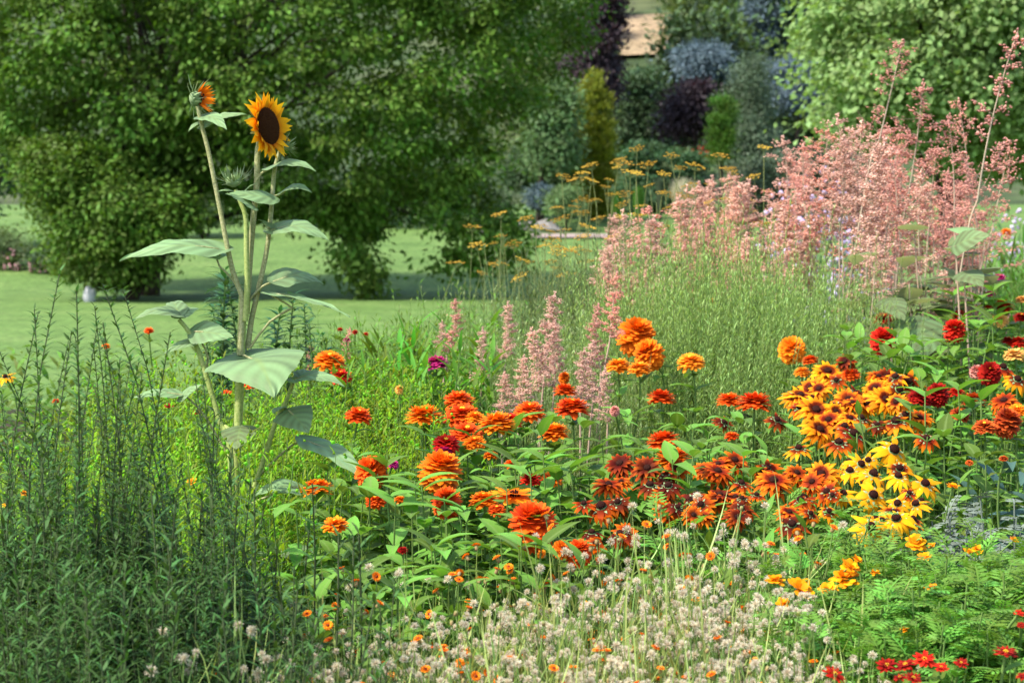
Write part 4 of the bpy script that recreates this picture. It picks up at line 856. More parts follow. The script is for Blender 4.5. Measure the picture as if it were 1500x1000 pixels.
big_leaf((266, 462), (196, 468), 42, -.06, -.03, (0, -.35, 1), .16, .1, None, 11)
big_leaf((258, 464), (292, 452), 40, .02, -.03, (0, -.35, 1), .12, .1, None, 12)
big_leaf((262, 462), (252, 445), 34, .08, -.03, (0, -.6, 1), .15, .1, None, 37)
big_leaf((284, 486), (342, 494), 52, -.06, -.03, (.1, -.75, .8), .05, .1, [(302, 548), (304, 520), (292, 496)], 13)
big_leaf((288, 500), (238, 520), 26, -.05, -.03, (-.1, -.5, .9), .1, .1, None, 14)
big_leaf((370, 526), (402, 582), 152, -.24, -.03, (.05, -.70, .85), .14, .04, [(356, 520)], 15, ripple=.022, lobe=.3)
big_leaf((432, 556), (505, 566), 44, -.08, -.04, (.1, -.4, 1), .15, .1, [(419, 588), (428, 568)], 16)
big_leaf((440, 552), (466, 548), 34, .06, -.04, (.1, -.5, 1), .1, .1, None, 38)
big_leaf((424, 602), (452, 634), 62, -.14, -.06, (.3, -1, .35), .05, .1, [(415, 596)], 17)
big_leaf((414, 596), (400, 606), 26, -.08, -.04, (-.5, -.8, .5), .1, .1, None, 18)
big_leaf((262, 578), (192, 584), 30, -.05, -.03, (0, -.45, 1), .1, .1, [(330, 660), (298, 606), (274, 582)], 19)
big_leaf((264, 584), (297, 563), 24, -.05, -.03, (-.3, -.6, .8), .08, .1, None, 20)
big_leaf((449, 646), (546, 712), 58, -.20, -.05, (.35, -.45, 1), .07, .14, [(372, 705), (400, 676), (430, 650)], 21)
big_leaf((440, 716), (372, 726), 54, -.12, -.08, (-.1, -.4, 1), .14, .1, [(362, 740), (405, 722)], 22)
big_leaf((405, 812), (502, 886), 92, -.36, -.15, (.45, -.6, .9), .22, .06, [(358, 830)], 23)
big_leaf((352, 626), (346, 658), 56, -.16, -.05, (0, -1, .3), .02, .1, None, 24, mat='plume_leaf')
big_leaf((296, 172), (332, 190), 36, -.10, 0, (.1, -.7, .8), .12, .1, None, 25)
big_leaf((298, 186), (362, 168), 26, -.03, 0, (.0, -.6, .9), .12, .1, None, 26)
big_leaf((292, 180), (276, 193), 12, -.03, 0, (-.2, -.5, .9), .1, .1, None, 27)
big_leaf((345, 282), (318, 281), 12, -.04, 0, (0, -.5, 1), .1, .1, None, 28)
big_leaf((350, 292), (376, 268), 14, -.02, 0, (.1, -.4, 1), .1, .1, None, 29)
def sun_head(px, py, rpx, face, dd=0.0):
    rng = np.random.default_rng(31); c = at(px, py, SD + dd); Rr = rpx * SD / FPX; face = nrm(face)
    mt = Matrix.Translation(Vector(c - sb)) @ Vector(face).to_track_quat('Z', 'Y').to_matrix().to_4x4()
    mb = MB()
    for k, (n, e0) in enumerate(((34, .08), (32, .34))):
        az = np.arange(n) * 6.283 / n + k * .12 + rng.normal(size=n) * .07; e = e0 + rng.normal(size=n) * .16
        D = np.stack([np.cos(az) * np.cos(e), np.sin(az) * np.cos(e), np.sin(e)], 1); N = np.stack([-np.cos(az) * np.sin(e), -np.sin(az) * np.sin(e), np.cos(e)], 1)
        blades(mb, np.stack([np.cos(az), np.sin(az), 0 * az], 1) * .5 * Rr, D, N, Rr * .58 * rng.uniform(.8, 1.15, n), Rr * .29 * (1 - .15 * k), droop=rng.uniform(-.6, .6, n), fold=.2, prof='lance', nseg=5, cols=3, rng=rng)
    h = mb.build('flower_head', 'sun_petal', SF); h.matrix_basis = mt
    mb = MB(); n = 420; g = np.arange(n) * 2.39996; u = (np.arange(n) + .5) / n; r = np.sqrt(u) * .60 * Rr
    blobs(mb, np.stack([np.cos(g) * r, np.sin(g) * r, Rr * (.20 * np.sqrt(1 - u * .9) - .03)], 1), Rr * .034, [0, 0, 1], 1.6, rng)
    lathe(mb, [(0, .17 * Rr), (.3 * Rr, .15 * Rr), (.53 * Rr, .06 * Rr), (.62 * Rr, -.02 * Rr), (.3 * Rr, -.06 * Rr)], 20); k = mb.build('disc', 'disc', h)
    mb = MB(); lathe(mb, [(.08 * Rr, -.25 * Rr), (.3 * Rr, -.16 * Rr), (.55 * Rr, -.04 * Rr), (.5 * Rr, .0)], 16); az = np.arange(22) * 6.283 / 22; blades(mb, np.stack([np.cos(az) * .5 * Rr, np.sin(az) * .5 * Rr, 0 * az - .05 * Rr], 1), np.stack([np.cos(az), np.sin(az), -.2 + 0 * az], 1), [0, 0, 1], .38 * Rr, .16 * Rr, prof='lance', nseg=3); mb.build('bracts', 'bract', h)
sun_head(391, 185, 46, (.88, -.44, .16), -.03)
def sun_bud(px, py, rpx, face, petals=0, dd=0.0):
    rng = np.random.default_rng(33); c = at(px, py, SD + dd); Rr = rpx * SD / FPX; face = nrm(face)
    mt = Matrix.Translation(Vector(c - sb)) @ Vector(face).to_track_quat('Z', 'Y').to_matrix().to_4x4()
    mb = MB(); lathe(mb, [(.1 * Rr, -.4 * Rr), (.5 * Rr, -.2 * Rr), (.6 * Rr, .2 * Rr), (.3 * Rr, .42 * Rr), (0, .45 * Rr)], 12)
    for n, e0, L in ((18, .15, 1.1), (18, .6, 1.15), (12, 1.1, .8)):
        az = np.arange(n) * 6.283 / n + e0 * 3; e = e0 + rng.normal(size=n) * .25; D = np.stack([np.cos(az) * np.cos(e), np.sin(az) * np.cos(e), np.sin(e)], 1)
        blades(mb, np.stack([np.cos(az) * .45 * Rr, np.sin(az) * .45 * Rr, 0 * az], 1), D, np.stack([-np.cos(az), -np.sin(az), .5 + 0 * az], 1), Rr * L * rng.uniform(.8, 1.4, n), Rr * .15, droop=-.4, prof='lance', nseg=3, rng=rng)
    h = mb.build('flower_bud', 'bract', SF); h.matrix_basis = mt
    if petals:
        mb = MB(); az = np.linspace(-1.6, 1.6, petals) + rng.normal(size=petals) * .1; e = rng.uniform(.5, 1.0, petals); D = np.stack([np.cos(az) * np.cos(e), np.sin(az) * np.cos(e), np.sin(e)], 1)
        blades(mb, np.stack([np.cos(az) * .3 * Rr, np.sin(az) * .3 * Rr, 0 * az + .25 * Rr], 1), D, np.stack([-np.cos(az), -np.sin(az), .5 + 0 * az], 1), Rr * 1.15, Rr * .34, droop=-.2, prof='lance', nseg=4, rng=rng); mb.build('petals', 'orange', h)
        mb = MB(); blobs(mb, np.array([0, 0, .45 * Rr]) + rng.normal(size=(20, 3)) * .14 * Rr, .09 * Rr); mb.build('disc', 'disc', h)
sun_bud(286, 145, 20, (.88, -.42, .1), 13)
sun_bud(342, 266, 21, (-.1, -.1, 1))
sun_bud(419, 214, 14, (.7, .3, .5), dd=.03)

# ------------------------------------------------------------------ foliage of the border
ALLK = []
def K(*a, **k): x = leafy(*a, **k); ALLK.append(x); return x
zb = [K('zinnia_plant', 'leafy green zinnia plant not in flower, one of many filling the middle of the border', 'plant', 'leafy zinnia plants', 'zinnia_leaf', 'stem', 5, .8, .15, .125, .050, 16, 300 + i, prof='ovate', elev=.45, drp=.9, h0=.25, taper=.35, opp=True, fold=.25, nseg=5, jit=.2, hv=.25) for i in range(4)]
scatter(zb, 120, [(405, 740), (470, 690), (560, 650), (700, 630), (850, 600), (960, 570), (1060, 590), (1140, 620), (1130, 640), (1000, 690), (880, 700), (870, 760), (850, 840), (700, 860), (560, 870), (470, 880), (410, 830)], 1, .8, zoff=-.03)
scatter(zb, 34, [(1240, 480), (1500, 430), (1520, 640), (1400, 660), (1330, 560), (1250, 540)], 2, .8, label='leafy green zinnia plant not in flower, one of those under the red zinnias at right')
rb = [K('rudbeckia_plant', 'leafy rudbeckia plant without open flowers under the rust and yellow blooms', 'plant', 'leafy rudbeckia plants', 'rud_leaf', 'stem', 7, .7, .13, .10, .028, 14, 320 + i, prof='lance', elev=.6, drp=.7, h0=.3, taper=.3, nseg=4, hv=.35) for i in range(3)]
scatter(rb, 70, [(860, 720), (1000, 690), (1150, 640), (1230, 600), (1370, 640), (1390, 740), (1250, 800), (1200, 800), (1060, 790), (900, 800)], 3, .7, zoff=-.06)
sh = [K('leafy_shoot', 'tall slender dark green shoot with tiny leaves at the left of the border', 'plant', 'tall dark green shoots', 'shoot_leaf', 'shoot_stem', 1, 1.0, .05, .046, .011, 240, 340 + i, prof='lance', elev=.5, drp=.5, h0=.12, taper=.62, sr=.002, nseg=3, bow=.2, hv=.05, jit=1) for i in range(5)]
for i, (px, py) in enumerate([(28, 545), (52, 425), (64, 418), (76, 448), (86, 440), (108, 432), (116, 428), (143, 388), (149, 402), (157, 380), (151, 455), (170, 452), (178, 475), (236, 474), (240, 490), (254, 525), (264, 532), (300, 560), (198, 540), (128, 480), (140, 470), (95, 470), (205, 520), (40, 500), (285, 540)]):
    d = 3.9 + .35 * math.sin(i * 2.3); p = at(px, py, d); g = gz(p[1]); sh[i % 5].put((p[0], p[1], g), i * 1.7, (p[2] - g) / 1.0, (R_.uniform(-.05, .05), R_.uniform(-.06, .06)), 'tall dark green shoot standing out against the lawn at the left')
sf = lambda y: np.interp(y, [420, 520, 700, 1000], [4.3, 4.1, 3.7, 3.1])
scatter(sh, 170, [(-30, 570), (130, 540), (200, 575), (290, 640), (330, 720), (320, 800), (250, 880), (0, 900), (-40, 700)], 4, 1.0, tl=.10, dfn=sf, dj=.3, sj=.05)
bs = [K('bushy_shoot', 'bushy dark green leafy plant low at the left of the border', 'plant', 'low dark leafy plants at left', 'shoot_leaf', 'shoot_stem', 11, .8, .16, .060, .0095, 85, 350 + i, prof='lance', elev=.6, drp=.7, h0=.2, taper=.45, sr=.003, nseg=4, hv=.4) for i in range(4)]
scatter(bs, 130, [(-40, 700), (160, 660), (330, 680), (420, 760), (440, 900), (400, 1010), (200, 1080), (-40, 1090)], 5, .8, dfn=sf, dj=.25, zoff=-.02)
def limeex(tips, rng):
    mb = MB(); c = np.concatenate([t[0] + rng.normal(size=(5, 3)) * .014 for t in tips]); blobs(mb, c, rng.uniform(.003, .006, len(c)), rng=rng); return [('blossom', 'lime_leaf', mb)]
lm = [K('lime_green_plant', 'bright lime green bushy plant with narrow leaves and tiny buds', 'plant', 'lime green plants', 'lime_leaf', 'stem', 18, .85, .17, .065, .012, 30, 360 + i, prof='lance', elev=.8, drp=.4, h0=.35, taper=.5, sr=.0022, nseg=3, cols=2, hv=.3, extra=limeex) for i in range(3)]
scatter(lm, 85, [(400, 560), (470, 540), (560, 545), (640, 570), (690, 600), (640, 640), (540, 690), (430, 720), (390, 680)], 6, .85, dd=.25, zoff=-.02)
scatter(lm, 46, [(0, 610), (150, 600), (340, 560), (400, 600), (400, 720), (250, 720), (0, 700)], 7, .85, dd=.0, label='lime green bushy plant seen between the dark shoots and the sunflower')
scatter(lm, 16, [(210, 545), (330, 520), (330, 590), (210, 590)], 8, .85, dd=.3, label='lime green bushy plant just left of the sunflower stem')
ly = [K('lily_stalk', 'dark green unbranched stalk densely set with narrow leaves', 'plant', 'dark leafy stalks', 'lily_leaf', 'stem', 1, 1.0, .02, .15, .032, 150, 370 + i, prof='lance', elev=.3, drp=.8, h0=.25, taper=.45, sr=.006, nseg=4, hv=0, fold=.2) for i in range(2)]
for px, py, d, lab in ((322, 396, 7.4, 'dark green leafy stalk behind the sunflower stem, the taller left one'), (338, 420, 7.6, 'dark green leafy stalk close behind the sunflower stem'), (430, 432, 7.5, 'dark green leafy stalk right of the sunflower, tip below its long leaf'), (452, 470, 7.3, 'dark green leafy stalk, rightmost and lower, under the long sunflower leaf'), (398, 470, 7.8, 'dark green leafy stalk in the gap right of the sunflower stem'), (308, 450, 7.7, 'dark green leafy stalk left of the taller one behind the sunflower'), (290, 480, 7.3, 'short dark green leafy stalk behind the sunflower left branch'), (333, 404, 7.1, 'dark green leafy stalk nearest behind the sunflower, close to its main stem'), (316, 428, 7.9, 'dark green leafy stalk farthest back behind the left sunflower branch'), (415, 455, 7.2, 'dark green leafy stalk just left of the tallest one right of the sunflower'), (442, 446, 7.8, 'dark green leafy stalk behind the tallest one right of the sunflower'), (466, 492, 7.1, 'shortest dark green leafy stalk, beside the orange edge-on zinnia')):
    p = at(px, py, d); g = gz(p[1]); ly[int(px) % 2].put((p[0], p[1], g), px, (p[2] - g), (0, 0), lab)
stp = [K('strap_leaved_plant', 'fresh green plant of long strap leaves with small pale flower tips', 'plant', 'strap-leaved plants', 'strap_leaf', 'stem', 14, .95, .2, .18, .026, 26, 380 + i, prof='lance', elev=.85, drp=.6, h0=.3, taper=.4, nseg=4, hv=.25, extra=limeex) for i in range(2)]
scatter(stp, 20, [(555, 490), (590, 462), (640, 470), (660, 540), (640, 570), (560, 560)], 9, .95, dd=.1, tl=.04)
wl = [K('wispy_plant', 'wispy mid green plant of fine leaves along the back of the border', 'plant', 'wispy back plants', 'wispy_leaf', 'stem', 16, .9, .24, .055, .011, 28, 390 + i, prof='lance', elev=.8, drp=.4, h0=.3, taper=.4, sr=.002, nseg=2, cols=2, hv=.35) for i in range(3)]
scatter(wl, 120, [(420, 500), (480, 470), (560, 470), (640, 440), (700, 420), (720, 470), (640, 520), (560, 540), (460, 545)], 10, .9, dd=.7, dj=.8, zoff=.0, sj=.08)
fe = [K('feathery_shrub', 'soft feathery light green shrub of upright thread-leaved stems', 'plant', 'feathery green shrubs', 'feather_leaf', 'stem', 64, 1.0, .28, .036, .0048, 58, 400 + i, prof='lance', elev=.85, drp=.3, h0=.3, taper=.45, sr=.0018, nseg=2, cols=2, hv=.4) for i in range(3)]
fd = lambda y: np.interp(y, [370, 450, 560], [8.0, 7.6, 6.9])
scatter(fe, 60, [(930, 450), (960, 415), (1020, 395), (1080, 378), (1140, 385), (1200, 405), (1235, 450), (1240, 500), (1180, 520), (1060, 520), (960, 500)], 11, 1.0, dfn=fd, sj=.10, tl=.14, zoff=.16)
pf = [K('pale_feathery_plant', 'pale grey-green feathery plant between the pink spires', 'plant', 'pale feathery plants', 'pale_feather', 'stem', 40, 1.0, .27, .038, .0075, 34, 410 + i, prof='lance', elev=.85, drp=.3, h0=.3, taper=.45, sr=.0018, nseg=2, cols=2, hv=.45) for i in range(2)]
scatter(pf, 75, [(650, 480), (720, 440), (830, 420), (930, 400), (960, 440), (940, 510), (880, 560), (760, 570), (680, 560)], 12, 1.0, dd=.6, dj=.5, sj=.1, tl=.06, zoff=.1)
gr = [K('grass_clump', 'bright green grassy clump at the back right of the border', 'plant', 'grassy clumps at the back right', 'grass_leaf', 'stem', 36, .9, .25, .13, .011, 14, 420 + i, prof='lance', elev=.9, drp=.6, h0=.2, taper=.3, sr=.002, nseg=3, cols=2, hv=.4) for i in range(2)]
scatter(gr, 26, [(1400, 400), (1430, 362), (1530, 360), (1530, 430), (1470, 440), (1400, 430)], 13, .9, dfn=lambda y: 10.5, dj=1.0)
def pinnate(mb, base, D0, N0, L, nl, ll, lw, rng, drp=.6):
    u = np.linspace(.15, 1, nl); th = drp * u; D0 = nrm(D0); S = nrm(np.cross(D0, N0)); N0 = np.cross(S, D0)
    pos = base + L * ((np.sin(th) / drp)[:, None] * D0 - ((1 - np.cos(th)) / drp)[:, None] * N0); t = np.cos(th)[:, None] * D0 - np.sin(th)[:, None] * N0
    for sgn in (-1, 1): blades(mb, pos, t * .55 + sgn * S * .8, np.cos(th)[:, None] * N0 + np.sin(th)[:, None] * D0, ll * (1.15 - .6 * u) * rng.uniform(.85, 1.1, nl), lw, droop=.3, prof='lance', nseg=2, cols=2, rng=rng, r=np.full(nl, rng.random()))
    blades(mb, base[None], D0[None], N0[None], L * 1.08, .003, droop=drp, prof='strap', nseg=4, cols=2, rng=rng)
def ferny(name, label, cat, group, mat, seed, nst=13, H=.6, spread=.16, Lf=.044, nl=5, ll=.024, lw=.0066, nlv=17, smat='stem'):
    rng = np.random.default_rng(seed); root = thing(name, label, cat, (0, 0, 0), group); st, lf = MB(), MB()
    for i in range(nst):
        a = rng.uniform(0, 6.28); s = spread * rng.random() ** .6; tip = np.array([math.cos(a) * s, math.sin(a) * s, H * rng.uniform(.72, 1)]); pts = curve((math.cos(a) * .02, math.sin(a) * .02, 0), tip, (0, 0, .03), 8); tube(st, pts, .0026, .0014, 5)
        for u in np.linspace(.45, 1, nlv):
            b = np.array([np.interp(u * 7, np.arange(8), pts[:, k]) for k in range(3)]); az = rng.uniform(0, 6.28); e = rng.uniform(.3, 1.15)
            pinnate(lf, b, np.array([math.cos(az) * math.cos(e), math.sin(az) * math.cos(e), math.sin(e)]), np.array([-math.cos(az) * math.sin(e), -math.sin(az) * math.sin(e), math.cos(e)]), Lf * rng.uniform(.7, 1.15), nl, ll, lw, rng)
    k = Kind(root, [st.build('stem', smat, root), lf.build('foliage', mat, root)]); ALLK.append(k); return k
mg = [ferny('marigold_plant', 'ferny bright green marigold plant in the mound at the lower right', 'plant', 'ferny marigold plants', 'marigold_leaf', 430 + i) for i in range(3)]
scatter(mg, 105, [(1195, 870), (1230, 835), (1300, 812), (1400, 815), (1520, 805), (1530, 930), (1420, 925), (1330, 925), (1250, 930), (1210, 910)], 14, .6, dd=-.03, dj=.08, sj=.06, zoff=.0)
scatter(mg, 22, [(990, 720), (1130, 720), (1250, 760), (1200, 790), (1060, 790)], 15, .6, label='ferny green plant among the low rust rudbeckias', zoff=-.03)
sv_ = [ferny('dusty_miller', 'silvery grey felted plant with finely cut leaves at the right', 'plant', 'silver plants', 'silver_leaf', 440 + i, nst=14, H=.6, spread=.13, Lf=.045, nl=4, ll=.018, lw=.011, nlv=12, smat='silver_leaf') for i in range(2)]
scatter(sv_, 18, [(1375, 760), (1420, 735), (1470, 715), (1520, 720), (1520, 790), (1400, 795)], 16, .6, dd=.12, dj=.1, zoff=-.05)
gy = [K('grey_green_plant', 'greyish green narrow-leaved plant under the red blooms at the bottom right', 'plant', 'grey-green plants', 'grey_leaf', 'stem', 8, .6, .14, .09, .02, 16, 450 + i, prof='lance', elev=.5, drp=.7, h0=.3, taper=.3, nseg=4, hv=.3) for i in range(2)]
scatter(gy, 46, [(1210, 985), (1300, 955), (1420, 945), (1530, 940), (1530, 1060), (1200, 1060)], 17, .6, dd=0, dj=.08, zoff=-.09)
bl = [K('blue_green_leafy_plant', 'plant with large blue-green waxy leaves near the right edge', 'plant', 'blue-green leafy plants', 'blue_leaf', 'stem', 4, .8, .14, .19, .05, 8, 460 + i, prof='strap', elev=.8, drp=1.3, h0=.4, taper=.2, nseg=7, hv=.25, fold=.3) for i in range(2)]
scatter(bl, 3, [(1440, 640), (1530, 640), (1530, 720), (1450, 710)], 18, .8, dd=.2, zoff=-.1)
def plume_leaves(tips, rng): return []
pl_ = [K('plume_poppy_leaves', 'plume poppy base with broad lobed grey-green leaves', 'plant', 'leafy plume poppy plants', 'plume_leaf', 'pale_stem', 3, 1.1, .2, .2, .19, 9, 470 + i, prof='ovate', elev=.2, drp=.9, h0=.35, taper=.35, sr=.006, nseg=6, hv=.25, fold=-.12) for i in range(3)]
scatter(pl_, 26, [(1200, 400), (1290, 350), (1420, 340), (1440, 420), (1400, 520), (1260, 500)], 19, 1.1, dfn=lambda y: 8.4, dj=.5, label=None)
big_leaf_spots = [((1350, 470), (1352, 526), 86), ((1400, 360), (1452, 344), 46), ((1412, 400), (1440, 420), 50), ((1300, 440), (1325, 470), 50)]
for i, (b_, t_, w_) in enumerate(big_leaf_spots):
    d = 7.6; p = at(b_[0], b_[1] + 120, d); g = np.array([p[0], p[1], gz(p[1])]); rt = thing('plume_poppy_leaf_stalk', ['broad pale olive leaf hanging between the red zinnias', 'big grey-green leaf jutting right below the pink plume', 'grey-green lobed leaf below the jutting one', 'olive leaf left above the broad pale one'][i], 'plant', g, 'broad plume poppy leaves')
    big_leaf(b_, t_, w_, -.1, 0, (.1, -.8, .6), .08, .05, None, 60 + i, 'plume_leaf', d, rt, g); tm = MB(); tube(tm, smooth_path([g, (g + at(*b_, d)) / 2 + [.03, 0, 0], at(*b_, d)], 8), .006, .003, 6); tm.build('stem', 'pale_stem', rt, off=g)

# ------------------------------------------------------------------ plume poppies
def panicle(seed, mat, nb=26, dens=34, width=.16):
    """unit-high plume: short side branches crowded with little florets"""
    rng = np.random.default_rng(seed); fl, st = MB(), MB()
    ax = curve((0, 0, 0), (rng.normal() * .02, rng.normal() * .02, 1), (rng.normal() * .02, rng.normal() * .02, 0), 10); tube(st, ax, .0045, .0015, 5)
    for i in range(nb):
        u = (i + rng.random() * .5) / nb * .95; b = np.array([np.interp(u * 9, np.arange(10), ax[:, k]) for k in range(3)]); a = i * 2.4 + rng.normal() * .3
        if rng.random() < .18 and u < .8: continue
        L = width * (1 - u) ** .7 * rng.uniform(.3, 1.35) + .02; e = rng.uniform(.35, .9); tip = b + L * np.array([math.cos(a) * math.cos(e), math.sin(a) * math.cos(e), math.sin(e)])
        br = curve(b, tip, (0, 0, -.12 * L), 5); tube(st, br, .002, .0008, 3)
        n = int(dens * 1.5 * (L / width) + 8); t = np.clip(rng.choice(rng.uniform(.25, 1.0, 4), n) + rng.normal(size=n) * .06, .15, 1.04); c = np.stack([np.interp(t * 4, np.arange(5), br[:, k]) for k in range(3)], 1) + rng.normal(size=(n, 3)) * np.array([.015, .015, .013])
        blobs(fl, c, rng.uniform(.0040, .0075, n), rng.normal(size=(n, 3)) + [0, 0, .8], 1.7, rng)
    n = 24; blobs(fl, np.stack([rng.normal(size=n) * .006, rng.normal(size=n) * .006, rng.uniform(.9, 1.01, n)], 1) + [ax[-1][0], ax[-1][1], 0], .006, [0, 0, 1], 2, rng)
    return fl.mesh('blossom', mat), st.mesh('axis', 'pale_stem')
PAN = [panicle(500 + i, m, *q) for i, (m, q) in enumerate((('plume', (24, 26, .24)), ('plume', (20, 24, .28)), ('plume_pale', (24, 26, .24)), ('plume_pale', (34, 44, .14)), ('plume', (20, 30, .28)), ('plume', (34, 44, .14))))]
def plume(tip, foot, d, k, label, group='plume poppy spires', dfoot=None, xs=1.0, leafn=0):
    """tip and foot of the flowering spire; the stem goes on down to the soil"""
    t = at(*tip, d); f = at(*foot, dfoot or d); ax = nrm(t - f); h = np.linalg.norm(t - f)
    b = f - ax * ((f[2] - gz(f[1])) / max(ax[2], .3)) ; b = np.array([f[0] + (b[0] - f[0]) * .6, f[1], 0]); b[2] = gz(b[1])
    rt = thing('plume_poppy', label, 'flowering plant', b, group); sm = MB(); tube(sm, smooth_path([b, f - ax * min(.25, f[2] * .3), f], 10), .0042, .0028, 6); sm.build('stem', 'pale_stem', rt, off=b)
    fm, am = PAN[k]; o = bpy.data.objects.new('blossom', fm); COL.objects.link(o); o.parent = rt
    o.matrix_basis = Matrix.Translation(Vector(f - b)) @ Vector(ax).to_track_quat('Z', 'Y').to_matrix().to_4x4() @ Matrix.Rotation(tip[0] * .7, 4, 'Z') @ Matrix.Diagonal((.62 * xs, .62 * xs, h, 1))
    a_ = bpy.data.objects.new('axis', am); COL.objects.link(a_); a_.parent = o
    return rt
PLM = [((1494, 46), (1432, 292), 8.0, 4, 1.5, 'tallest salmon-pink plume, leaning right into the top corner'), ((1327, 62), (1288, 205), 8.4, 1, 1.3, 'salmon-pink plume whose thin tip rises highest left of the tallest one'),
 ((1393, 168), (1398, 330), 8.2, 0, 1.3, 'upright salmon plume just left of the leaning tallest one'), ((1357, 118), (1330, 290), 8.5, 0, 1.4, 'salmon plume between the two highest tips'), ((1226, 168), (1232, 320), 8.8, 2, 1.3, 'pale plume left of the high-tipped one'),
 ((1262, 178), (1255, 340), 8.9, 2, 1.4, 'pale pink dense plume in the middle of the mass'), ((1405, 146), (1425, 300), 8.6, 1, 1.0, 'thin salmon plume close behind the leaning tallest stem'), ((1146, 200), (1150, 330), 9.2, 2, 1.2, 'thin pale plume tip over the lilac phlox'),
 ((1172, 207), (1185, 350), 9.0, 0, 1.3, 'salmon plume over the lilac phlox'), ((1459, 282), (1440, 380), 8.3, 1, .9, 'short salmon plume right of the leaning stem'), ((1290, 205), (1270, 400), 8.2, 3, 1.4, 'wide pale plume below the high thin tip'),
 ((1310, 210), (1320, 400), 8.3, 0, 1.4, 'salmon dense plume right of the wide pale one'), ((1350, 250), (1350, 420), 8.2, 2, 1.2, 'pale plume low before the upright salmon one'), ((1475, 215), (1455, 330), 8.4, 1, 1.0, 'small salmon plume at the far right side'),
 ((1285, 340), (1278, 445), 7.8, 2, 1.0, 'pale shell-pink plume low above the red zinnia trio')]
for tp, ft, d, k, xs, lab in PLM: plume(tp, ft, d, k, lab, xs=xs)
MIDP = [((664, 438), (655, 520), 6.9, 5, .8, 'pink spire, leftmost of the mid-border spires'), ((747, 442), (740, 530), 6.8, 3, .8, 'thin pale pink spire, second from the left'), ((806, 428), (797, 550), 6.6, 3, 1.1, 'dense shell-pink spire in the middle of the mid-border'),
 ((820, 470), (812, 570), 6.5, 3, .9, 'pale spire right beside the dense shell-pink one'), ((780, 480), (786, 580), 6.4, 3, 1.0, 'pale spire left beside the dense one'), ((908, 400), (893, 500), 6.7, 5, 1.0, 'salmon spire with the highest tip behind the group of four zinnias'),
 ((882, 445), (880, 540), 6.6, 5, .8, 'salmon spire left of the highest tip'), ((875, 500), (868, 590), 6.3, 3, .9, 'pale spire low left of the group of four zinnias'), ((712, 480), (705, 570), 6.7, 3, .7, 'faint spire between the thin and the leftmost ones'),
 ((850, 510), (850, 600), 6.2, 3, .8, 'pale low spire above the double red-orange zinnia'), ((892, 540), (890, 620), 6.1, 3, .7, 'faded low spire under the pale orange zinnia'), ((762, 520), (760, 600), 6.2, 3, .8, 'faded low spire above the red-orange pale-stemmed zinnia'),
 ((735, 545), (735, 610), 6.1, 3, .8, 'faded spire above the wide orange zinnia'), ((650, 470), (650, 550), 7.1, 3, .6, 'small faded spire left of the thin one'), ((515, 480), (512, 545), 7.2, 5, .5, 'small coral spike over the orange zinnia near the sunflower'), ((454, 505), (452, 560), 7.4, 5, .45, 'tiny coral spike left of the orange edge-on zinnia')]
for tp, ft, d, k, xs, lab in MIDP: plume(tp, ft, d, k, lab, 'pink spires in the mid border', xs=xs * .72)
rng = np.random.default_rng(77); ENV = ([880, 950, 1000, 1050, 1100, 1150, 1200, 1250, 1300, 1350, 1420, 1450], [325, 310, 285, 268, 240, 222, 205, 190, 190, 210, 240, 300])
for i in range(112):
    x = 885 + 545 * rng.random() ** 1.35; top = np.interp(x, *ENV) - 12 + rng.random() ** 1.1 * 165; top = min(top, 400)
    h = rng.uniform(90, 150); d = rng.uniform(8.6, 10.6)
    pale = x < 1300 and rng.random() < .6
    plume((x, top), (x + rng.uniform(-14, 14), top + h), d, int(rng.choice([2, 3] if pale else [0, 1, 4])), ['salmon-pink plume poppy spire, one of the crowded mass at the right', 'pale pink plume poppy spire, one of the crowded mass at the right'][int(pale)], 'crowded plume poppy spires', xs=rng.uniform(1.0, 1.7))

# ------------------------------------------------------------------ fennel umbels
def umbel(seed):
    rng = np.random.default_rng(seed); fl, st = MB(), MB(); n = 14
    for i in range(n):
        a = i * 2.4; r = math.sqrt((i + .5) / n) * 1.0; t = np.array([math.cos(a) * r, math.sin(a) * r, .66 + rng.uniform(-.14, .14) - .16 * r]); tube(st, curve((0, 0, 0), t, (0, 0, -.06), 4), .018, .010, 3)
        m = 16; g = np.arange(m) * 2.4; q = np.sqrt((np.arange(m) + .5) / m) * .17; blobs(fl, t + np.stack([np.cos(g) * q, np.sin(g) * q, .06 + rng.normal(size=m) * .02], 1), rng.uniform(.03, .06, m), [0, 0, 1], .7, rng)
    return fl.mesh('umbel', 'umbel'), st.mesh('ray', 'fennel_stem')
UMB = [umbel(600 + i) for i in range(3)]
UPOS = [(933, 216), (908, 233), (950, 238), (972, 253), (867, 240), (905, 243), (932, 251), (891, 262), (886, 272), (952, 270), (976, 282), (916, 282), (853, 290), (874, 291), (850, 309), (840, 301), (772, 318), (734, 311), (692, 330), (792, 330), (908, 316), (823, 318), (972, 331), (860, 330), (983, 226), (1053, 226), (1065, 245), (1071, 250), (1105, 257), (1184, 226), (1119, 214), (1012, 270), (1037, 270), (1150, 296), (1061, 311), (1031, 297), (1127, 325), (1153, 328), (1078, 321), (752, 355), (700, 357), (735, 344), (816, 391), (825, 401), (840, 400), (843, 362), (858, 366), (942, 349), (735, 384), (704, 398), (667, 383), (762, 405), (969, 333), (786, 332), (995, 312), (1010, 345), (900, 345), (870, 380), (1095, 290), (1000, 285), (940, 300), (878, 318), (810, 350), (920, 372), (1030, 330), (960, 365)]
_u = np.random.default_rng(515)
UPOS += [(float(_u.uniform(800, 1130)), float(_u.uniform(225, 385))) for _ in range(34)] + [(float(_u.uniform(690, 830)), float(_u.uniform(320, 410))) for _ in range(10)]
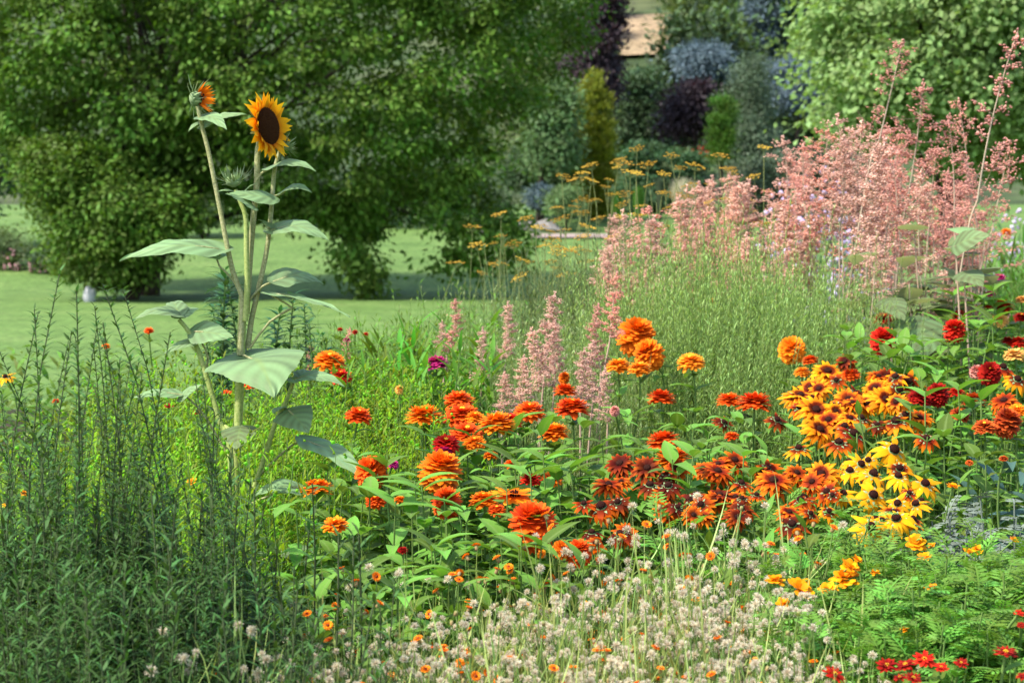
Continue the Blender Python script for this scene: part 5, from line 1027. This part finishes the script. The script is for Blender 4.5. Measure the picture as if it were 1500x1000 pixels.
for i, (px, py) in enumerate(UPOS):
    rng = np.random.default_rng(700 + i); d = 9.9 + rng.uniform(-.6, .8); p = at(px, py, d); b = np.array([p[0] + rng.uniform(-.25, .25), p[1] + rng.uniform(-.1, .2), 0]); b[2] = gz(b[1])
    s = rng.uniform(.026, .052); rt = thing('fennel', 'flat yellow fennel umbel standing before the big tree' if px < 800 else 'flat orange-yellow fennel umbel among the pink plumes', 'flowering plant', b, 'fennel umbels'); sm = MB(); top = p - [0, 0, s * .7]
    tube(sm, smooth_path([b, b * .5 + top * .5 + [rng.uniform(-.05, .05), 0, .1], top], 9), .0028, .0014, 5); sm.build('stem', 'fennel_stem', rt, off=b)
    m1, m2 = UMB[i % 3]; o = bpy.data.objects.new('umbel', m1); COL.objects.link(o); o.parent = rt
    o.matrix_basis = Matrix.Translation(Vector(top - b)) @ Matrix.Rotation(rng.uniform(-.4, .4), 4, 'X') @ Matrix.Rotation(rng.uniform(-.4, .4), 4, 'Y') @ Matrix.Rotation(i, 4, 'Z') @ Matrix.Scale(s, 4)
    o2 = bpy.data.objects.new('ray', m2); COL.objects.link(o2); o2.parent = o
fl_ = [K('fennel_foliage', 'thread-leaved fennel plant below its yellow umbels', 'plant', 'thread-leaved fennel plants', 'fennel_leaf', 'fennel_stem', 16, 1.3, .32, .09, .010, 60, 480 + i, prof='lance', elev=.7, drp=.5, h0=.3, taper=.4, sr=.003, nseg=2, cols=2, hv=.35) for i in range(2)]
scatter(fl_, 44, [(690, 410), (760, 370), (860, 330), (960, 300), (1060, 300), (1060, 390), (900, 400), (760, 440)], 20, 1.3, dfn=lambda y: 9.8, dj=.7)

# ------------------------------------------------------------------ tassel flowers (little orange brushes and white seed heads)
def fluff_mesh(seed):
    rng = np.random.default_rng(seed); mb = MB(); n = 90; v = nrm(rng.normal(size=(n, 3)) + [0, 0, .75]); L = rng.uniform(.75, 1.05, n)
    blades(mb, v * .15, v, rng.normal(size=(n, 3)), L, .16, prof='spoon', nseg=2, cols=2, rng=rng); return mb.mesh('seed_head', 'fluff')
def tassel_mesh():
    mb = MB(); rng = np.random.default_rng(9)
    for n, e0, L in ((12, .35, .75), (10, .8, .6)):
        az = np.arange(n) * 6.283 / n; D = np.stack([np.cos(az) * math.cos(e0), np.sin(az) * math.cos(e0), np.full(n, math.sin(e0))], 1); blades(mb, np.stack([np.cos(az) * .25, np.sin(az) * .25, .2 + 0 * az], 1), D, np.stack([-np.cos(az) * .3, -np.sin(az) * .3, 1 + 0 * az], 1), L, .45, droop=.4, prof='spoon', nseg=3, rng=rng)
    return mb.mesh('flower_head', 'tassel')
def calyx_mesh(): mb = MB(); lathe(mb, [(.12, -1.0), (.42, -.8), (.46, 0), (.34, .3), (0, .3)], 8); return mb.mesh('calyx', 'calyx')
def eye_mesh(): mb = MB(); lathe(mb, [(.34, .3), (.3, .42), (0, .52)], 8); return mb.mesh('eye', 'tassel_eye')
FLM = [fluff_mesh(i) for i in range(3)]; TAM, CAM, EYM = tassel_mesh(), calyx_mesh(), eye_mesh()
def tassel_plant(seed, nst, pfl):
    rng = np.random.default_rng(seed); root = thing('tassel_flower', 'tassel flower plant with pale fluffy seed heads and small orange brushes', 'flowering plant', (0, 0, 0), 'tassel flowers in the foreground'); st, lf = MB(), MB(); parts = []; heads = []
    for i in range(nst):
        a = rng.uniform(0, 6.28); s = .13 * rng.random() ** .5; h = .6 * rng.uniform(.8, 1.03); tip = np.array([math.cos(a) * s, math.sin(a) * s, h]); pts = curve((math.cos(a) * .02, math.sin(a) * .02, 0), tip, rng.normal(size=3) * .02, 8); tube(st, pts, .0013, .0009, 4, r=rng.random())
        heads.append((tip, nrm(tip - pts[-2])))
        for k in range(int(rng.integers(2, 5))):
            j = int(rng.integers(4, 7)); t2 = pts[j] + np.array([rng.normal() * .035, rng.normal() * .035, rng.uniform(.03, .10)]); tube(st, curve(pts[j], t2, (0, 0, .01), 4), .001, .0007, 3, r=rng.random()); heads.append((t2, nrm(t2 - pts[j])))
        m = 5; u = rng.uniform(.15, .8, m); pos = np.stack([np.interp(u * 7, np.arange(8), pts[:, k]) for k in range(3)], 1); az = rng.uniform(0, 6.28, m); blades(lf, pos, np.stack([np.cos(az), np.sin(az), .7 + 0 * az], 1), [0, 0, 1], rng.uniform(.04, .08, m), .011, droop=.8, prof='lance', nseg=3, cols=2, rng=rng)
    m = 44; az = rng.uniform(0, 6.28, m); rr = rng.random(m) ** .5 * .13; blades(lf, np.stack([np.cos(az) * rr, np.sin(az) * rr, rng.uniform(.25, .5, m)], 1), rng.normal(size=(m, 3)) + [0, 0, 1.2], [0, 0, 1], rng.uniform(.1, .2, m), .0028, droop=rng.uniform(-1, 1, m), prof='strap', nseg=4, cols=2, rng=rng)
    parts += [st.build('stem', 'stem', root), lf.build('foliage', 'straw_leaf', root)]
    for p, dv in heads:
        dv = nrm(dv + rng.normal(size=3) * .25); orange = rng.random() < pfl
        if orange: ms = [('flower_head', TAM, .0076), ('calyx', CAM, .0070), ('eye', EYM, .0076)]
        elif rng.random() < .12: ms = [('calyx', CAM, .006)]
        else: ms = [('seed_head', FLM[int(rng.integers(0, 3))], rng.uniform(.0050, .0082))]
        mt = Matrix.Translation(Vector(p)) @ Vector(dv).to_track_quat('Z', 'Y').to_matrix().to_4x4() @ Matrix.Rotation(rng.uniform(0, 6), 4, 'Z')
        for nm, me, sc in ms: o = bpy.data.objects.new(nm, me); COL.objects.link(o); o.parent = root; o.matrix_basis = mt @ Matrix.Scale(sc, 4); parts.append(o)
    k = Kind(root, parts); ALLK.append(k); return k
TK = [tassel_plant(800 + i, 9, .15) for i in range(4)]; TO = [tassel_plant(820 + i, 4, .75) for i in range(2)]
tdf = lambda y: np.interp(y, [780, 830, 900, 1000, 1150], [4.15, 4.02, 3.72, 3.38, 3.05])
scatter(TK, 175, [(860, 835), (950, 815), (1060, 800), (1140, 830), (1190, 880), (1235, 930), (1230, 1060), (360, 1080), (400, 990), (520, 965), (640, 905), (760, 870)], 30, .6, dfn=tdf, dj=.05, sj=.06, tl=.1, zoff=.02)
scatter(TO, 18, [(560, 850), (700, 830), (800, 850), (1000, 790), (1120, 790), (1180, 830), (1000, 850), (820, 880), (620, 930), (520, 900)], 31, .6, dfn=tdf, dj=.06, tl=.1, label='orange-flowered tassel flower plant along the upper edge of the seed heads')
scatter(TK, 12, [(240, 1010), (300, 945), (420, 930), (520, 950), (420, 1040), (260, 1060)], 32, .6, dfn=tdf, tl=.12, label='tassel flower plant with fluffy white seed heads in the dark lower left')
scatter(TO, 6, [(210, 915), (330, 930), (450, 885), (560, 830), (500, 940)], 33, .6, dfn=tdf, tl=.12, label='sparse orange tassel flower against the dark leaves at lower left')
drop_unused(ALLK)
# low growth that hides the soil between the plants
rng = np.random.default_rng(90); n = 26000; mb = MB(); yy = rng.uniform(2.6, 12.5, n); xx = rng.uniform(-.34, .34, n) * yy; zz = np.array([gz(v) for v in yy]) + rng.random(n) ** 1.4 * np.interp(yy, [2.6, 4, 6, 12], [.22, .38, .5, .5])
a = rng.uniform(0, 6.28, n); e = rng.uniform(0, 1.1, n); L = rng.uniform(.06, .14, n)
blades(mb, np.stack([xx, yy, zz], 1), np.stack([np.cos(a) * np.cos(e), np.sin(a) * np.cos(e), np.sin(e)], 1), np.array([0, 0, 1.0]) + rng.normal(size=(n, 3)) * .3, L, L * .25, droop=.7, prof='lance', nseg=3, cols=2)
o = mb.build('ground_cover', 'rud_leaf'); o['kind'] = 'stuff'; o['label'] = 'low green leaves filling the soil between the plants'
